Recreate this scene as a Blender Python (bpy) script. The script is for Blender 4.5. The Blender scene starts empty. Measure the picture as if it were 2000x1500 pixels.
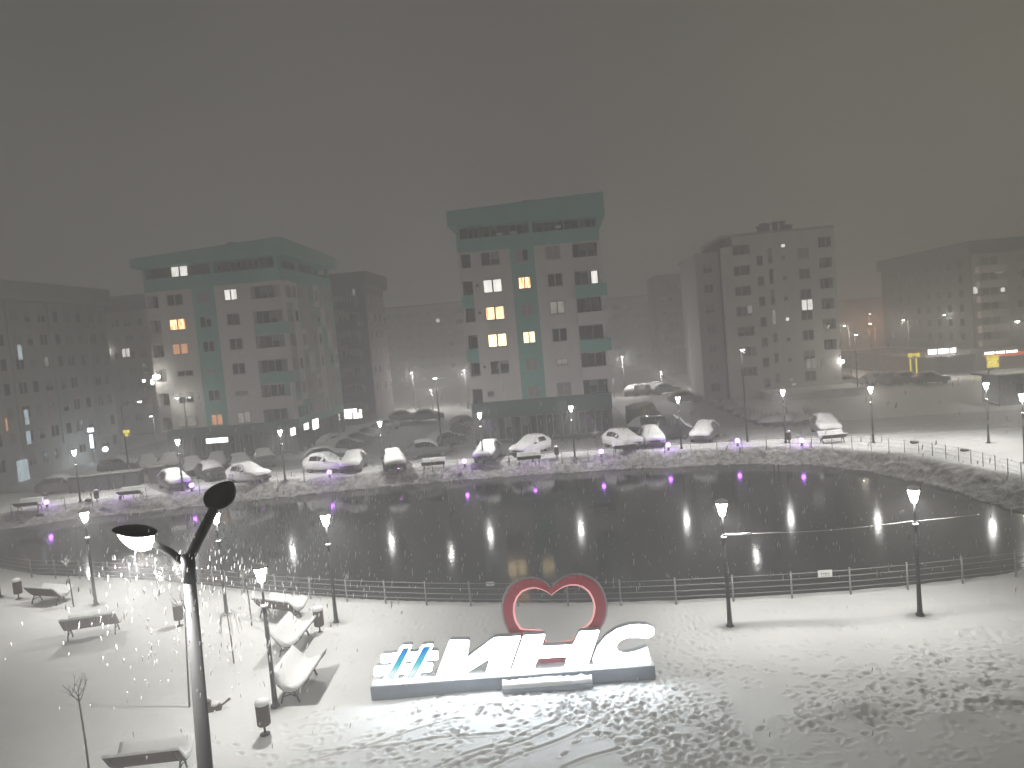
import bpy, math, random
import numpy as np
from mathutils import Vector, Matrix
random.seed(7); RNG = np.random.default_rng(7)
R = math.radians
# ------------------------------------------------------------------ camera
FPX = 1450.0; CAM_H = 11.5
YAW = math.atan(100/1450); PIT = math.atan(93.6/1450); RHO = R(5)
fw = Vector((-math.sin(YAW)*math.cos(PIT), math.cos(YAW)*math.cos(PIT), -math.sin(PIT)))
R0 = Vector((math.cos(YAW), math.sin(YAW), 0)); U0 = R0.cross(fw)
cr = R0*math.cos(RHO) - U0*math.sin(RHO); cu = U0*math.cos(RHO) + R0*math.sin(RHO)
CAM = Vector((0, 0, CAM_H))
S = bpy.context.scene; COL = S.collection
cd = bpy.data.cameras.new('camera'); cam = bpy.data.objects.new('camera', cd); COL.objects.link(cam)
m3 = Matrix((cr, cu, -fw)).transposed().to_4x4(); m3.translation = CAM
cam.matrix_world = m3; cd.sensor_width = 36; cd.lens = 36*FPX/2000; cd.clip_end = 4000; cd.clip_start = 0.1
S.camera = cam
def ray(x, y): return fw*FPX + cr*(x-1000) + cu*(750-y)
def at(x, y, z=0.0):
    d = ray(x, y); return CAM + d*((z-CAM_H)/d.z)
def onY(x, y, Y):
    d = ray(x, y); return CAM + d*(Y/d.y)
def onX(x, y, X):
    d = ray(x, y); return CAM + d*(X/d.x)
# ------------------------------------------------------------------ world
W = bpy.data.worlds.new("World"); S.world = W; W.use_nodes = True
nt = W.node_tree; nt.nodes.clear()
def N(t, k, **kw):
    n = t.nodes.new(k)
    for a, b in kw.items(): setattr(n, a, b)
    return n
wo = N(nt, 'ShaderNodeOutputWorld'); bg = N(nt, 'ShaderNodeBackground'); tc = N(nt, 'ShaderNodeTexCoord')
sx = N(nt, 'ShaderNodeSeparateXYZ'); ra = N(nt, 'ShaderNodeValToRGB'); mr = N(nt, 'ShaderNodeMapRange')
nz = N(nt, 'ShaderNodeTexNoise'); nz.inputs['Scale'].default_value = 2.2; nz.inputs['Detail'].default_value = 4
mx = N(nt, 'ShaderNodeMix', data_type='RGBA'); mx.blend_type = 'MULTIPLY'; mx.inputs[0].default_value = 1
r2 = N(nt, 'ShaderNodeValToRGB')
nt.links.new(tc.outputs['Generated'], sx.inputs[0]); nt.links.new(sx.outputs['X'], mr.inputs['Value'])
mr.inputs['From Min'].default_value = -0.6; mr.inputs['From Max'].default_value = 0.6
nt.links.new(mr.outputs[0], ra.inputs[0]); nt.links.new(ra.outputs[0], mx.inputs[6])
nt.links.new(tc.outputs['Generated'], nz.inputs['Vector']); nt.links.new(nz.outputs['Fac'], r2.inputs[0])
nt.links.new(r2.outputs[0], mx.inputs[7])
r3 = N(nt, 'ShaderNodeValToRGB'); m2 = N(nt, 'ShaderNodeMix', data_type='RGBA'); m2.blend_type = 'MULTIPLY'; m2.inputs[0].default_value = 1
nt.links.new(sx.outputs['Z'], r3.inputs[0]); nt.links.new(mx.outputs[2], m2.inputs[6]); nt.links.new(r3.outputs[0], m2.inputs[7]); nt.links.new(m2.outputs[2], bg.inputs[0])
e = r3.color_ramp.elements; e[0].position = 0; e[0].color = (1.16, 1.15, 1.13, 1); e[1].position = .45; e[1].color = (.88, .88, .88, 1); k = e.new(.16); k.color = (1.04, 1.035, 1.03, 1); nt.links.new(bg.outputs[0], wo.inputs[0])
e = ra.color_ramp.elements
e[0].position = 0; e[0].color = (.114, .110, .104, 1); e[1].position = 1; e[1].color = (.146, .142, .108, 1)
k = e.new(.5); k.color = (.121, .115, .107, 1)
e = r2.color_ramp.elements; e[0].position = .25; e[0].color = (.88, .88, .89, 1); e[1].position = .75; e[1].color = (1.09, 1.08, 1.06, 1)
bg.inputs[1].default_value = 1.06
S.view_settings.view_transform = 'Standard'; S.view_settings.look = 'None'
S.view_settings.exposure = 0; S.view_settings.gamma = 1
cy = S.cycles
cy.volume_bounces = 2; cy.max_bounces = 6; cy.diffuse_bounces = 2; cy.glossy_bounces = 3; cy.transparent_max_bounces = 12
cy.use_denoising = True; cy.sample_clamp_indirect = 4; cy.caustics_reflective = False; cy.caustics_refractive = False
LP = 1.0   # lamp power scale
# ------------------------------------------------------------------ materials
def mat(name, col, rough=.7, noise=None, bump=None, metal=0, spec=None, emis=None, estr=0, coord='Object'):
    m = bpy.data.materials.new(name); m.use_nodes = True; t = m.node_tree
    p = t.nodes['Principled BSDF']; p.inputs['Base Color'].default_value = (*col, 1)
    p.inputs['Roughness'].default_value = rough; p.inputs['Metallic'].default_value = metal
    if spec is not None: p.inputs['Specular IOR Level'].default_value = spec
    c = N(t, 'ShaderNodeTexCoord')
    if noise:
        sc, amt = noise[0], noise[1]; st = noise[2] if len(noise) > 2 else (1, 1, 1)
        mp = N(t, 'ShaderNodeMapping'); mp.inputs['Scale'].default_value = st
        t.links.new(c.outputs[coord], mp.inputs[0])
        n = N(t, 'ShaderNodeTexNoise'); n.inputs['Scale'].default_value = sc; n.inputs['Detail'].default_value = 6
        n.inputs['Roughness'].default_value = .65
        t.links.new(mp.outputs[0], n.inputs['Vector'])
        rr = N(t, 'ShaderNodeValToRGB'); q = rr.color_ramp.elements
        q[0].position = .3; q[1].position = .7
        q[0].color = (*[max(0, v*(1-amt)) for v in col], 1); q[1].color = (*[min(1, v*(1+amt)) for v in col], 1)
        t.links.new(n.outputs['Fac'], rr.inputs[0]); t.links.new(rr.outputs[0], p.inputs['Base Color'])
    if bump:
        n2 = N(t, 'ShaderNodeTexNoise'); n2.inputs['Scale'].default_value = bump[0]; n2.inputs['Detail'].default_value = 5
        t.links.new(c.outputs[coord], n2.inputs['Vector'])
        b = N(t, 'ShaderNodeBump'); b.inputs['Strength'].default_value = bump[1]; b.inputs['Distance'].default_value = bump[2]
        t.links.new(n2.outputs['Fac'], b.inputs['Height']); t.links.new(b.outputs[0], p.inputs['Normal'])
    if emis:
        p.inputs['Emission Color'].default_value = (*emis, 1); p.inputs['Emission Strength'].default_value = estr
    return m
def glow(name, col, strength, mixt=0.0, stripes=None):
    m = bpy.data.materials.new(name); m.use_nodes = True; t = m.node_tree; t.nodes.clear()
    o = N(t, 'ShaderNodeOutputMaterial'); em = N(t, 'ShaderNodeEmission')
    em.inputs[0].default_value = (*col, 1); em.inputs[1].default_value = strength
    if stripes:
        c = N(t, 'ShaderNodeTexCoord'); mp = N(t, 'ShaderNodeMapping'); mp.inputs['Scale'].default_value = (6, 6, .8)
        n = N(t, 'ShaderNodeTexNoise'); n.inputs['Scale'].default_value = 1.1
        rr = N(t, 'ShaderNodeValToRGB'); q = rr.color_ramp.elements; q[0].position = .38; q[1].position = .6
        q[0].color = (*stripes, 1); q[1].color = (*col, 1)
        t.links.new(c.outputs['Object'], mp.inputs[0]); t.links.new(mp.outputs[0], n.inputs['Vector'])
        t.links.new(n.outputs['Fac'], rr.inputs[0]); t.links.new(rr.outputs[0], em.inputs[0])
    if mixt > 0:
        tr = N(t, 'ShaderNodeBsdfTransparent'); ms = N(t, 'ShaderNodeMixShader'); ms.inputs[0].default_value = mixt
        t.links.new(em.outputs[0], ms.inputs[1]); t.links.new(tr.outputs[0], ms.inputs[2]); t.links.new(ms.outputs[0], o.inputs[0])
    else: t.links.new(em.outputs[0], o.inputs[0])
    return m
M = {}
M['snow'] = mat('snow', (.80, .80, .79), .75, (3, .05), (25, .3, .02))
M['snow_dim'] = mat('darker_snow', (.55, .55, .52), .8, (4, .12), (20, .4, .02))  # plain darker snow tone for cable, twigs, lids and bushes
M['cream'] = mat('cream_render', (.64, .62, .59), .85, (.8, .08, (1, 1, .25)))
M['pale'] = mat('pale_render', (.66, .64, .61), .85, (.8, .08, (1, 1, .25)))
M['green'] = mat('teal_render', (.20, .43, .37), .85, (.8, .1, (1, 1, .25)))
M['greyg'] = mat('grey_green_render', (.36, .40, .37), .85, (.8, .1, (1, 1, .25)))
M['brown'] = mat('dark_brown_render', (.14, .12, .13), .85, (.8, .12, (1, 1, .25)))
M['mid'] = mat('grey_render', (.42, .405, .395), .85, (.8, .1, (1, 1, .25)))
M['base'] = mat('dark_teal_shopfront', (.05, .07, .068), .7, (2, .15))
M['green2'] = mat('teal_fascia', (.075, .135, .125), .85, (.8, .1))
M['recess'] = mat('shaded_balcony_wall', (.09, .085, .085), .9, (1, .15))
M['glass'] = mat('dark_window_glass', (.012, .013, .015), .12, None, None, 0, .5)
M['shutter'] = mat('closed_shutter', (.30, .29, .27), .8, (9, .08))
M['frame'] = mat('window_frame', (.42, .41, .39), .6, (5, .05))
M['warm'] = glow('lit_window_orange', (1.0, .66, .36), 5.0, 0, (.62, .20, .07))
M['warm2'] = glow('lit_window_amber', (1.0, .50, .26), .9, 0, (.9, .42, .22))
M['yell'] = glow('lit_window_yellow', (1.0, .80, .45), 4.5, 0, (.8, .55, .25))
M['white'] = glow('lit_window_white', (1.0, .96, .90), 1.8, 0, (.72, .70, .66))
M['cool'] = glow('lit_window_cool', (.75, .92, 1.0), .9, 0, (.5, .62, .66))
M['soft'] = glow('lit_window_soft', (.82, .80, .70), .45, 0, (.5, .48, .44))
M['shopw'] = glow('shop_sign_light', (1, 1, 1), 5)
M['shopy'] = glow('yellow_sign_light', (1, .80, .05), 1.6)
M['shopr'] = glow('red_sign_light', (1, .18, .08), 1.2)
M['shopb'] = glow('blue_white_sign_light', (.85, .93, 1), 6)
M['black'] = mat('black_metal', (.018, .018, .02), .45, (12, .2))
M['grey_metal'] = mat('galvanised_metal', (.27, .27, .265), .5, (10, .15), None, .3)
M['pole_grey'] = mat('grey_painted_pole', (.06, .06, .06), .55, (6, .18, (1, 1, .15)))
M['wood'] = mat('bench_wood', (.060, .036, .028), .6, (9, .3, (.3, 3, 3)))
M['lantern'] = glow('lantern_glass', (1, .98, .95), 75, .5)
M['lantern_far'] = glow('street_lamp_glass', (1, .97, .90), 26, .5)
M['bowl'] = glow('street_lamp_bowl', (1, 1, .98), 16, .5)
M['globe'] = glow('purple_globe_glass', (.66, .28, 1), 10, .5)
M['carlight'] = mat('pale_car_paint', (.17, .17, .175), .35, (2, .06))
M['cardark'] = mat('dark_car_paint', (.035, .034, .04), .3, (2, .15))
M['cargrey'] = mat('grey_car_paint', (.12, .115, .12), .35, (2, .1))
M['tyre'] = mat('tyre_rubber', (.015, .015, .015), .85, (20, .2))
M['bark'] = mat('bark', (.055, .045, .04), .85, (14, .3))
M['plinth'] = mat('sign_plinth_paint', (.23, .25, .29), .6, (2.5, .12), (30, .1, .01))
M['heart'] = mat('red_heart_panel', (.30, .028, .045), .5, (3, .1), None, 0, None, (.5, .05, .07), .16)  # slight red emission added to lift the panel, which holds no lamp
M['heartedge'] = glow('heart_light_strip', (1, .45, .45), 1.0)
M['letter'] = glow('letter_light', (.84, .93, 1), 22)
M['lside'] = mat('letter_side', (.45, .46, .48), .6, (5, .08))
M['kiosk'] = mat('kiosk_cladding', (.05, .055, .05), .7, (3, .2))
M['bush'] = mat('snowy_twigs', (.13, .125, .12), .9, (6, .4))
M['bin'] = mat('plastic_container', (.05, .045, .055), .5, (4, .15))
# ------------------------------------------------------------------ mesh builder
class MB:
    def __init__(s): s.v = []; s.f = []; s.M = Matrix.Identity(4); s.sm = False
    def add(s, vs, fs):
        b = len(s.v); s.v += [tuple(s.M @ Vector(p)) for p in vs]; s.f += [tuple(b+i for i in f) for f in fs]; return s
    def box(s, x0, x1, y0, y1, z0, z1):
        return s.add([(x0,y0,z0),(x1,y0,z0),(x1,y1,z0),(x0,y1,z0),(x0,y0,z1),(x1,y0,z1),(x1,y1,z1),(x0,y1,z1)],
                     [(0,3,2,1),(4,5,6,7),(0,1,5,4),(1,2,6,5),(2,3,7,6),(3,0,4,7)])
    def rbox(s, x0, x1, y0, y1, z0, z1, c=.03):     # chamfered box
        def ring(z, i):
            a, b, e_, g = x0+i, x1-i, y0+i, y1-i
            return [(a+c,e_,z),(b-c,e_,z),(b,e_+c,z),(b,g-c,z),(b-c,g,z),(a+c,g,z),(a,g-c,z),(a,e_+c,z)]
        return s.loft([ring(z0, c), ring(z0+c, 0), ring(z1-c, 0), ring(z1, c)])
    def loft(s, rings, cap=True):
        n = len(rings[0]); vs = [p for r_ in rings for p in r_]; fs = []
        for a in range(len(rings)-1):
            for i in range(n):
                j = (i+1) % n; fs.append((a*n+i, a*n+j, (a+1)*n+j, (a+1)*n+i))
        if cap: fs += [tuple(range(n))[::-1], tuple((len(rings)-1)*n+i for i in range(n))]
        return s.add(vs, fs)
    def tube(s, pts, rad, n=8):
        pts = [Vector(p) for p in pts]
        if not isinstance(rad, (list, tuple)): rad = [rad]*len(pts)
        rings = []
        for i, p in enumerate(pts):
            d = (pts[min(i+1, len(pts)-1)] - pts[max(i-1, 0)]).normalized()
            a = d.orthogonal().normalized() if i == 0 else (pa - d*pa.dot(d)).normalized()
            pa = a; b = d.cross(a)
            rings.append([tuple(p + (a*math.cos(2*math.pi*k/n) + b*math.sin(2*math.pi*k/n))*rad[i]) for k in range(n)])
        return s.loft(rings)
    def lathe(s, prof, n=16, c=(0, 0, 0)):
        return s.loft([[(c[0]+r_*math.cos(2*math.pi*k/n), c[1]+r_*math.sin(2*math.pi*k/n), c[2]+z) for k in range(n)] for r_, z in prof])
    def ball(s, c, r_, n=14, sq=(1, 1, 1)):
        m = max(4, n//2); rings = []
        for i in range(1, m):
            t = math.pi*i/m
            rings.append([(c[0]+sq[0]*r_*math.sin(t)*math.cos(2*math.pi*k/n), c[1]+sq[1]*r_*math.sin(t)*math.sin(2*math.pi*k/n), c[2]-sq[2]*r_*math.cos(t)) for k in range(n)])
        return s.loft(rings)
    def prism(s, poly, P, thick):     # poly 2-D, P maps (u,v,w)->xyz ; w 0..thick
        n = len(poly)
        return s.add([P(u, v, 0) for u, v in poly] + [P(u, v, thick) for u, v in poly],
                     [tuple(range(n)), tuple(range(n, 2*n))[::-1]] + [(i, n+i, n+(i+1) % n, (i+1) % n) for i in range(n)])
    def build(s, name, m=None, parent=None, loc=None, smooth=None):
        me = bpy.data.meshes.new(name); me.from_pydata(s.v, [], s.f)
        me.validate(); o = bpy.data.objects.new(name, me); COL.objects.link(o)
        if m is not None: me.materials.append(M[m] if isinstance(m, str) else m)
        if parent is not None: o.parent = parent
        if loc is not None: o.location = loc
        import bmesh
        bm = bmesh.new(); bm.from_mesh(me); bmesh.ops.recalc_face_normals(bm, faces=bm.faces[:]); bm.to_mesh(me); bm.free()
        if s.sm if smooth is None else smooth:
            me.polygons.foreach_set('use_smooth', [True]*len(me.polygons))
        return o
def tag(o, label=None, cat=None, group=None, kind=None):
    if label: o['label'] = label
    if cat: o['category'] = cat
    if group: o['group'] = group
    if kind: o['kind'] = kind
    return o
def empty(name, loc=(0, 0, 0), rz=0, label=None, cat=None, group=None):
    o = bpy.data.objects.new(name, None); COL.objects.link(o); o.location = loc; o.rotation_euler = (0, 0, rz)
    o.empty_display_size = .2
    return tag(o, label, cat, group)
CH = {}
def kids(o): return [c for c in bpy.data.objects if c.parent is o]
def copy_tree(o, parent=None):
    c = o.copy(); COL.objects.link(c); c.parent = parent
    for ch in kids(o): copy_tree(ch, c)
    return c
def plight(name, loc, power, col, rad, parent=None):
    l = bpy.data.lights.new(name, 'POINT'); l.energy = power*LP; l.color = col; l.shadow_soft_size = rad
    o = bpy.data.objects.new(name, l); COL.objects.link(o); o.location = loc
    if parent is not None: o.parent = parent
    return o
def slight(name, loc, power, col, rad, parent=None, ang=158, blend=.55):
    l = bpy.data.lights.new(name, 'SPOT'); l.energy = power*LP; l.color = col; l.shadow_soft_size = rad; l.spot_size = R(ang); l.spot_blend = blend
    o = bpy.data.objects.new(name, l); COL.objects.link(o); o.location = loc
    if parent is not None: o.parent = parent
    return o
# ------------------------------------------------------------------ ground, lake
fence_px = [(62,1127),(110,1129),(157,1131),(205,1133),(255,1136),(308,1139),(362,1144),(418,1150),(477,1160),(538,1165),(607,1171),(679,1175),(752,1180),(832,1182),(918,1184),(1012,1184.5),(1109,1185),(1211,1184),(1320,1180),(1432,1174),(1548,1169),(1664,1163),(1776,1151),(1881,1140),(1984,1127)]
fence = [at(*p) for p in fence_px]
# smooth the traced line a little
for _ in range(2):
    fence = [fence[0]] + [(fence[i-1]+fence[i]*2+fence[i+1])/4 for i in range(1, len(fence)-1)] + [fence[-1]]
fence = [Vector((-50.5, 52.5, 0)), Vector((-48, 49.6, 0)), Vector((-44.4, 47.0, 0)), Vector((-40.4, 44.8, 0)), Vector((-36, 42.6, 0))] + fence + [Vector((20.2, 31.9, 0)), Vector((22.6, 33.4, 0)), Vector((24.8, 35.4, 0)), Vector((26.6, 38.2, 0))]
shore_px = [(0,1038),(150,1015),(300,1000),(450,983),(600,968),(800,948),(1000,932),(1200,920),(1400,910),(1500,908),(1600,911),(1700,924),(1800,947),(1900,975),(1960,994),(2000,1008)]
WZ = -1.1
shore = [at(x, y, WZ) for x, y in shore_px]
poly = []
nf = len(fence)
for i, p in enumerate(fence):
    d = (fence[min(i+1, nf-1)] - fence[max(i-1, 0)]); nrm = Vector((-d.y, d.x, 0)).normalized()
    q = p + nrm*1.0; poly.append((q.x, q.y, .55))
poly += [(28.3, 41.5, 2.0)]
for i, p in enumerate(reversed(shore)):
    poly.append((p.x, p.y, 3.2 if i > 2 else 3.6))
poly += [(-49.5, shore[0].y-.5, 2.5), (-51.5, 56.0, 1.5)]
PX = np.array([p[0] for p in poly]); PY = np.array([p[1] for p in poly]); PB = np.array([p[2] for p in poly])
def lake_dist(x, y):
    """signed distance (positive outside) and bank width at nearest point"""
    best = np.full(x.shape, 1e9); bw = np.zeros(x.shape); inside = np.zeros(x.shape, bool)
    n = len(PX)
    for i in range(n):
        j = (i+1) % n; ax, ay, bx, by = PX[i], PY[i], PX[j], PY[j]
        dx, dy = bx-ax, by-ay; L2 = dx*dx+dy*dy
        t = np.clip(((x-ax)*dx+(y-ay)*dy)/L2, 0, 1)
        d = np.hypot(x-(ax+t*dx), y-(ay+t*dy)); m_ = d < best
        best[m_] = d[m_]; bw[m_] = (PB[i]+(PB[j]-PB[i])*t)[m_]
        c = ((ay > y) != (by > y)) & (x < (bx-ax)*(y-ay)/((by-ay) if by != ay else 1e-9)+ax)
        inside ^= c
    return np.where(inside, -best, best), bw
def vnoise(x, y, sc, seed):
    r_ = np.random.default_rng(seed); T = r_.random((256, 256))
    X = x*sc+1000; Y = y*sc+1000; xi = np.floor(X).astype(int); yi = np.floor(Y).astype(int)
    fx = X-xi; fy = Y-yi; fx = fx*fx*(3-2*fx); fy = fy*fy*(3-2*fy)
    a = T[xi % 256, yi % 256]; b = T[(xi+1) % 256, yi % 256]; c = T[xi % 256, (yi+1) % 256]; d = T[(xi+1) % 256, (yi+1) % 256]
    return (a*(1-fx)+b*fx)*(1-fy)+(c*(1-fx)+d*fx)*fy - .5
def axis(segs, far):
    a = []
    for lo, hi, st in segs:
        a += list(np.arange(lo, hi-1e-6, st))
    a.append(segs[-1][1]); st = segs[-1][2]
    while a[-1] < far: st *= 1.35; a.append(a[-1]+st)
    return a
xr = axis([(-15, 12, .052), (12, 17, .08), (17, 30, .14), (30, 42, .4)], 900)
xl = [-v for v in axis([(15, 36, .14), (36, 62, .35)], 900)][::-1][:-1]
gx = np.array(xl+xr)
gy = np.array([-900, -500, -200, -80, -30, -10, 0, 6, 9, 11] + axis([(12, 16, .10), (16, 25, .05), (25, 27.5, .08), (27.5, 46, .13), (46, 74, .25)], 1200))
GX, GY = np.meshgrid(gx, gy, indexing='xy')
D, BW = lake_dist(GX.ravel(), GY.ravel()); D = D.reshape(GX.shape); BW = BW.reshape(GX.shape)
wig = vnoise(GX, GY, .9, 3)*.5*np.clip(BW-1, 0, 2)/2
Dn = D + wig
s_ = np.clip(Dn/BW, 0, 1); s_ = s_*s_*(3-2*s_)
Z = np.where(Dn > 0, WZ + .02 + (-WZ-.02)*s_, np.maximum(WZ + Dn*.8, -3.0))
bank = np.clip(1-np.abs(Dn-BW*.45)/(BW*.6), 0, 1)*(BW > 1)
Z += bank*(vnoise(GX, GY, 2.2, 5)*.34 + vnoise(GX, GY, 5, 6)*.16)
near = np.clip((70-GY)/4, 0, 1)*np.clip((D-.2)/1.0, 0, 1)
Z += near*(vnoise(GX, GY, .3, 7)*.10 + vnoise(GX, GY, 1.1, 8)*.018 + vnoise(GX, GY, 5, 9)*.006)
# foreground strip along the right of the square: gentle rise and a ridge of shovelled snow
def mound(cx, cy, rx, ry, h, ang=0):
    global Z
    ca, sa = math.cos(ang), math.sin(ang); u = ((GX-cx)*ca+(GY-cy)*sa)/rx; v = (-(GX-cx)*sa+(GY-cy)*ca)/ry
    Z += h*np.exp(-(u*u+v*v))
mp = at(1665, 1385); mound(mp.x, mp.y, .75, .55, .22)
for q in [(1560,1400,.05),(1850,1400,.12),(1950,1370,.16),(1900,1330,.10),(1750,1320,.07)]:
    p_ = at(q[0], q[1]); mound(p_.x, p_.y, .9, .45, q[2])
# footprints
def dent(cx, cy, L, Wd, ang, dep):
    r_ = L*1.9
    i0, i1 = np.searchsorted(gx, [cx-r_, cx+r_]); j0, j1 = np.searchsorted(gy, [cy-r_, cy+r_])
    if i1-i0 < 2 or j1-j0 < 2: return
    X = GX[j0:j1, i0:i1]-cx; Y = GY[j0:j1, i0:i1]-cy
    ca, sa = math.cos(ang), math.sin(ang)
    u = (X*ca+Y*sa)/L; v = (-X*sa+Y*ca)/Wd; q = u*u+v*v
    dep *= .85
    Z[j0:j1, i0:i1] += -dep*np.exp(-(q**2.4)*1.1) + dep*.35*np.exp(-((np.sqrt(q)-1.45)**2)*7)
def inpoly(x, y, pts):
    c = False; n = len(pts)
    for i in range(n):
        ax, ay = pts[i]; bx, by = pts[(i+1) % n]
        if (ay > y) != (by > y) and x < (bx-ax)*(y-ay)/(by-ay)+ax: c = not c
    return c
def scatter(pts, n, dep, L=(.13, .19)):
    xs = [p[0] for p in pts]; ys = [p[1] for p in pts]; k_ = 0; tries = 0
    while k_ < n and tries < n*20:
        tries += 1
        x = random.uniform(min(xs), max(xs)); y = random.uniform(min(ys), max(ys))
        if inpoly(x, y, pts):
            p_ = at(x+random.gauss(0, 28), y+random.gauss(0, 9)); dent(p_.x, p_.y, random.uniform(*L), random.uniform(.07, .10), random.uniform(0, 3.14), dep*random.uniform(.5, 1.2)); k_ += 1
PL = (.085, .14)
scatter([(1060,1385),(1300,1335),(1400,1350),(1470,1500),(1260,1500),(1180,1430)], 420, .055, PL)
scatter([(760,1375),(1300,1335),(1180,1400),(800,1400)], 210, .045, (.10, .2))
scatter([(1270,1190),(1390,1180),(1440,1340),(1300,1340)], 300, .038, PL)
scatter([(560,1400),(880,1370),(1150,1420),(1000,1500),(540,1500)], 170, .035, (.09, .2))
scatter([(640,1190),(980,1190),(980,1230),(740,1290),(640,1370),(600,1300)], 240, .022, (.09, .16))
scatter([(1560,1340),(1700,1300),(1850,1230),(2000,1210),(2000,1390),(1800,1410),(1550,1430)], 420, .055, (.09, .2))
scatter([(1420,1250),(1560,1200),(2000,1180),(2000,1230),(1600,1330),(1460,1400)], 110, .045, (.10, .20))
scatter([(1500,1400),(2000,1400),(2000,1500),(1520,1500)], 90, .025, (.10, .22))
scatter([(0,1140),(400,1180),(640,1260),(600,1500),(0,1500)], 30, .008, (.12, .3))
def walk(px0, px1, dep=.07, step=.62):
    a, b = at(*px0), at(*px1); d = b-a; n = int(d.length/step); u = d.normalized(); nn = Vector((-u.y, u.x, 0)); an = math.atan2(u.y, u.x)
    for i in range(n):
        p_ = a+u*(i*step+random.uniform(-.06, .06))+nn*(.11 if i % 2 else -.11); dent(p_.x, p_.y, .145, .062, an+random.uniform(-.2, .2), dep*.8)
for a_, b_ in [((560,1440),(700,1360)),((600,1490),(660,1350)),((430,1447),(560,1500)),((690,1500),(1330,1330)),((720,1400),(1000,1345)),((620,1480),(880,1390)),((1100,1470),(1380,1330)),
               ((1290,1330),(1330,1190)),((1370,1300),(1340,1190)),((1440,1235),(1900,1200)),((1500,1262),(1700,1290)),((640,1255),(800,1180)),((1400,1200),(1990,1165))]:
    walk(a_, b_)
def rut(px0, px1, w=.07, dep=.05):
    a, b = at(*px0), at(*px1); d = b-a; n = int(d.length/.12); u = d.normalized(); an = math.atan2(u.y, u.x); nn = Vector((-u.y, u.x, 0))
    for i in range(n):
        p_ = a+u*(i*.12)+nn*(.05*math.sin(i*.25)); dent(p_.x, p_.y, .13, w, an, dep*.45)
for a_, b_ in [((850,1500),(1180,1375)),((880,1500),(1230,1370)),((960,1500),(1200,1400)),((560,1500),(900,1400)),((740,1400),(840,1375)),((600,1470),(1000,1430)),((1645,1211),(1680,1209)),((1722,1205),(1755,1204)),((1862,1192),(1900,1187)),((1945,1181),(2000,1174)),((1100,1500),(1330,1420))]:
    rut(a_, b_)
nyy, nxx = GX.shape
me = bpy.data.meshes.new('snowy_ground')
me.vertices.add(nxx*nyy); me.vertices.foreach_set('co', np.stack([GX, GY, Z], -1).astype(np.float32).ravel())
idx = np.arange(nxx*nyy).reshape(nyy, nxx)
q = np.stack([idx[:-1, :-1], idx[:-1, 1:], idx[1:, 1:], idx[1:, :-1]], -1).reshape(-1, 4)
me.loops.add(q.size); me.loops.foreach_set('vertex_index', q.ravel().astype(np.int32))
me.polygons.add(len(q)); me.polygons.foreach_set('loop_start', (np.arange(len(q))*4).astype(np.int32)); me.polygons.foreach_set('loop_total', np.full(len(q), 4, np.int32))
me.polygons.foreach_set('use_smooth', np.ones(len(q), bool)); me.update()
at_ = me.attributes.new('bank', 'FLOAT', 'POINT')
bk = np.clip(1-np.abs(Dn-BW*.42)/(BW*.62), 0, 1)*(BW > 1); bk = np.clip(bk*2.2, 0, 1); bk = np.maximum(bk, (Dn < .12)); bk = np.where((Dn < .30) & (BW > 1), 1.6, bk)
at_.data.foreach_set('value', bk.astype(np.float32).ravel())
gmat = mat('snow_ground', (.78, .78, .765), .8, (.6, .04), (18, .35, .02)); me.materials.append(gmat)
t = gmat.node_tree; p = t.nodes['Principled BSDF']; src = p.inputs['Base Color'].links[0].from_socket
aa = N(t, 'ShaderNodeAttribute'); aa.attribute_name = 'bank'
n1 = N(t, 'ShaderNodeTexNoise'); n1.inputs['Scale'].default_value = 2.2; n1.inputs['Detail'].default_value = 8; n1.inputs['Roughness'].default_value = .7
t.links.new(t.nodes['Texture Coordinate'].outputs['Object'], n1.inputs['Vector'])
rb = N(t, 'ShaderNodeValToRGB'); e = rb.color_ramp.elements; e[0].position = .36; e[0].color = (.07, .066, .06, 1); e[1].position = .60; e[1].color = (.50, .49, .47, 1)
t.links.new(n1.outputs['Fac'], rb.inputs[0])
wet = N(t, 'ShaderNodeMapRange'); wet.inputs['From Min'].default_value = 1.05; wet.inputs['From Max'].default_value = 1.5; t.links.new(aa.outputs['Fac'], wet.inputs[0])
mw = N(t, 'ShaderNodeMix', data_type='RGBA'); t.links.new(wet.outputs[0], mw.inputs[0]); t.links.new(rb.outputs[0], mw.inputs[6]); mw.inputs[7].default_value = (.03, .028, .025, 1)
cl_ = N(t, 'ShaderNodeClamp'); t.links.new(aa.outputs['Fac'], cl_.inputs[0])
mm = N(t, 'ShaderNodeMix', data_type='RGBA'); t.links.new(cl_.outputs[0], mm.inputs[0]); t.links.new(src, mm.inputs[6]); t.links.new(mw.outputs[2], mm.inputs[7])
t.links.new(mm.outputs[2], p.inputs['Base Color'])
go = bpy.data.objects.new('ground', me); COL.objects.link(go); tag(go, kind='structure')
# water
wm = mat('pond_water', (.014, .015, .016), .095, None, None, 0, .5); t = wm.node_tree; p = t.nodes['Principled BSDF']; p.inputs['IOR'].default_value = 1.33
c_ = t.nodes['Texture Coordinate']; n1 = N(t, 'ShaderNodeTexNoise'); n1.inputs['Scale'].default_value = 1.6; n1.inputs['Detail'].default_value = 3
t.links.new(c_.outputs['Object'], n1.inputs['Vector']); b_ = N(t, 'ShaderNodeBump'); b_.inputs['Strength'].default_value = .12; b_.inputs['Distance'].default_value = .03
t.links.new(n1.outputs['Fac'], b_.inputs['Height']); t.links.new(b_.outputs[0], p.inputs['Normal'])
w = MB(); n = 72
w.box(-58, 34, 26, 72, WZ-2.2, WZ); wo_ = w.build('pond_water', wm); tag(wo_, kind='structure')
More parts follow.
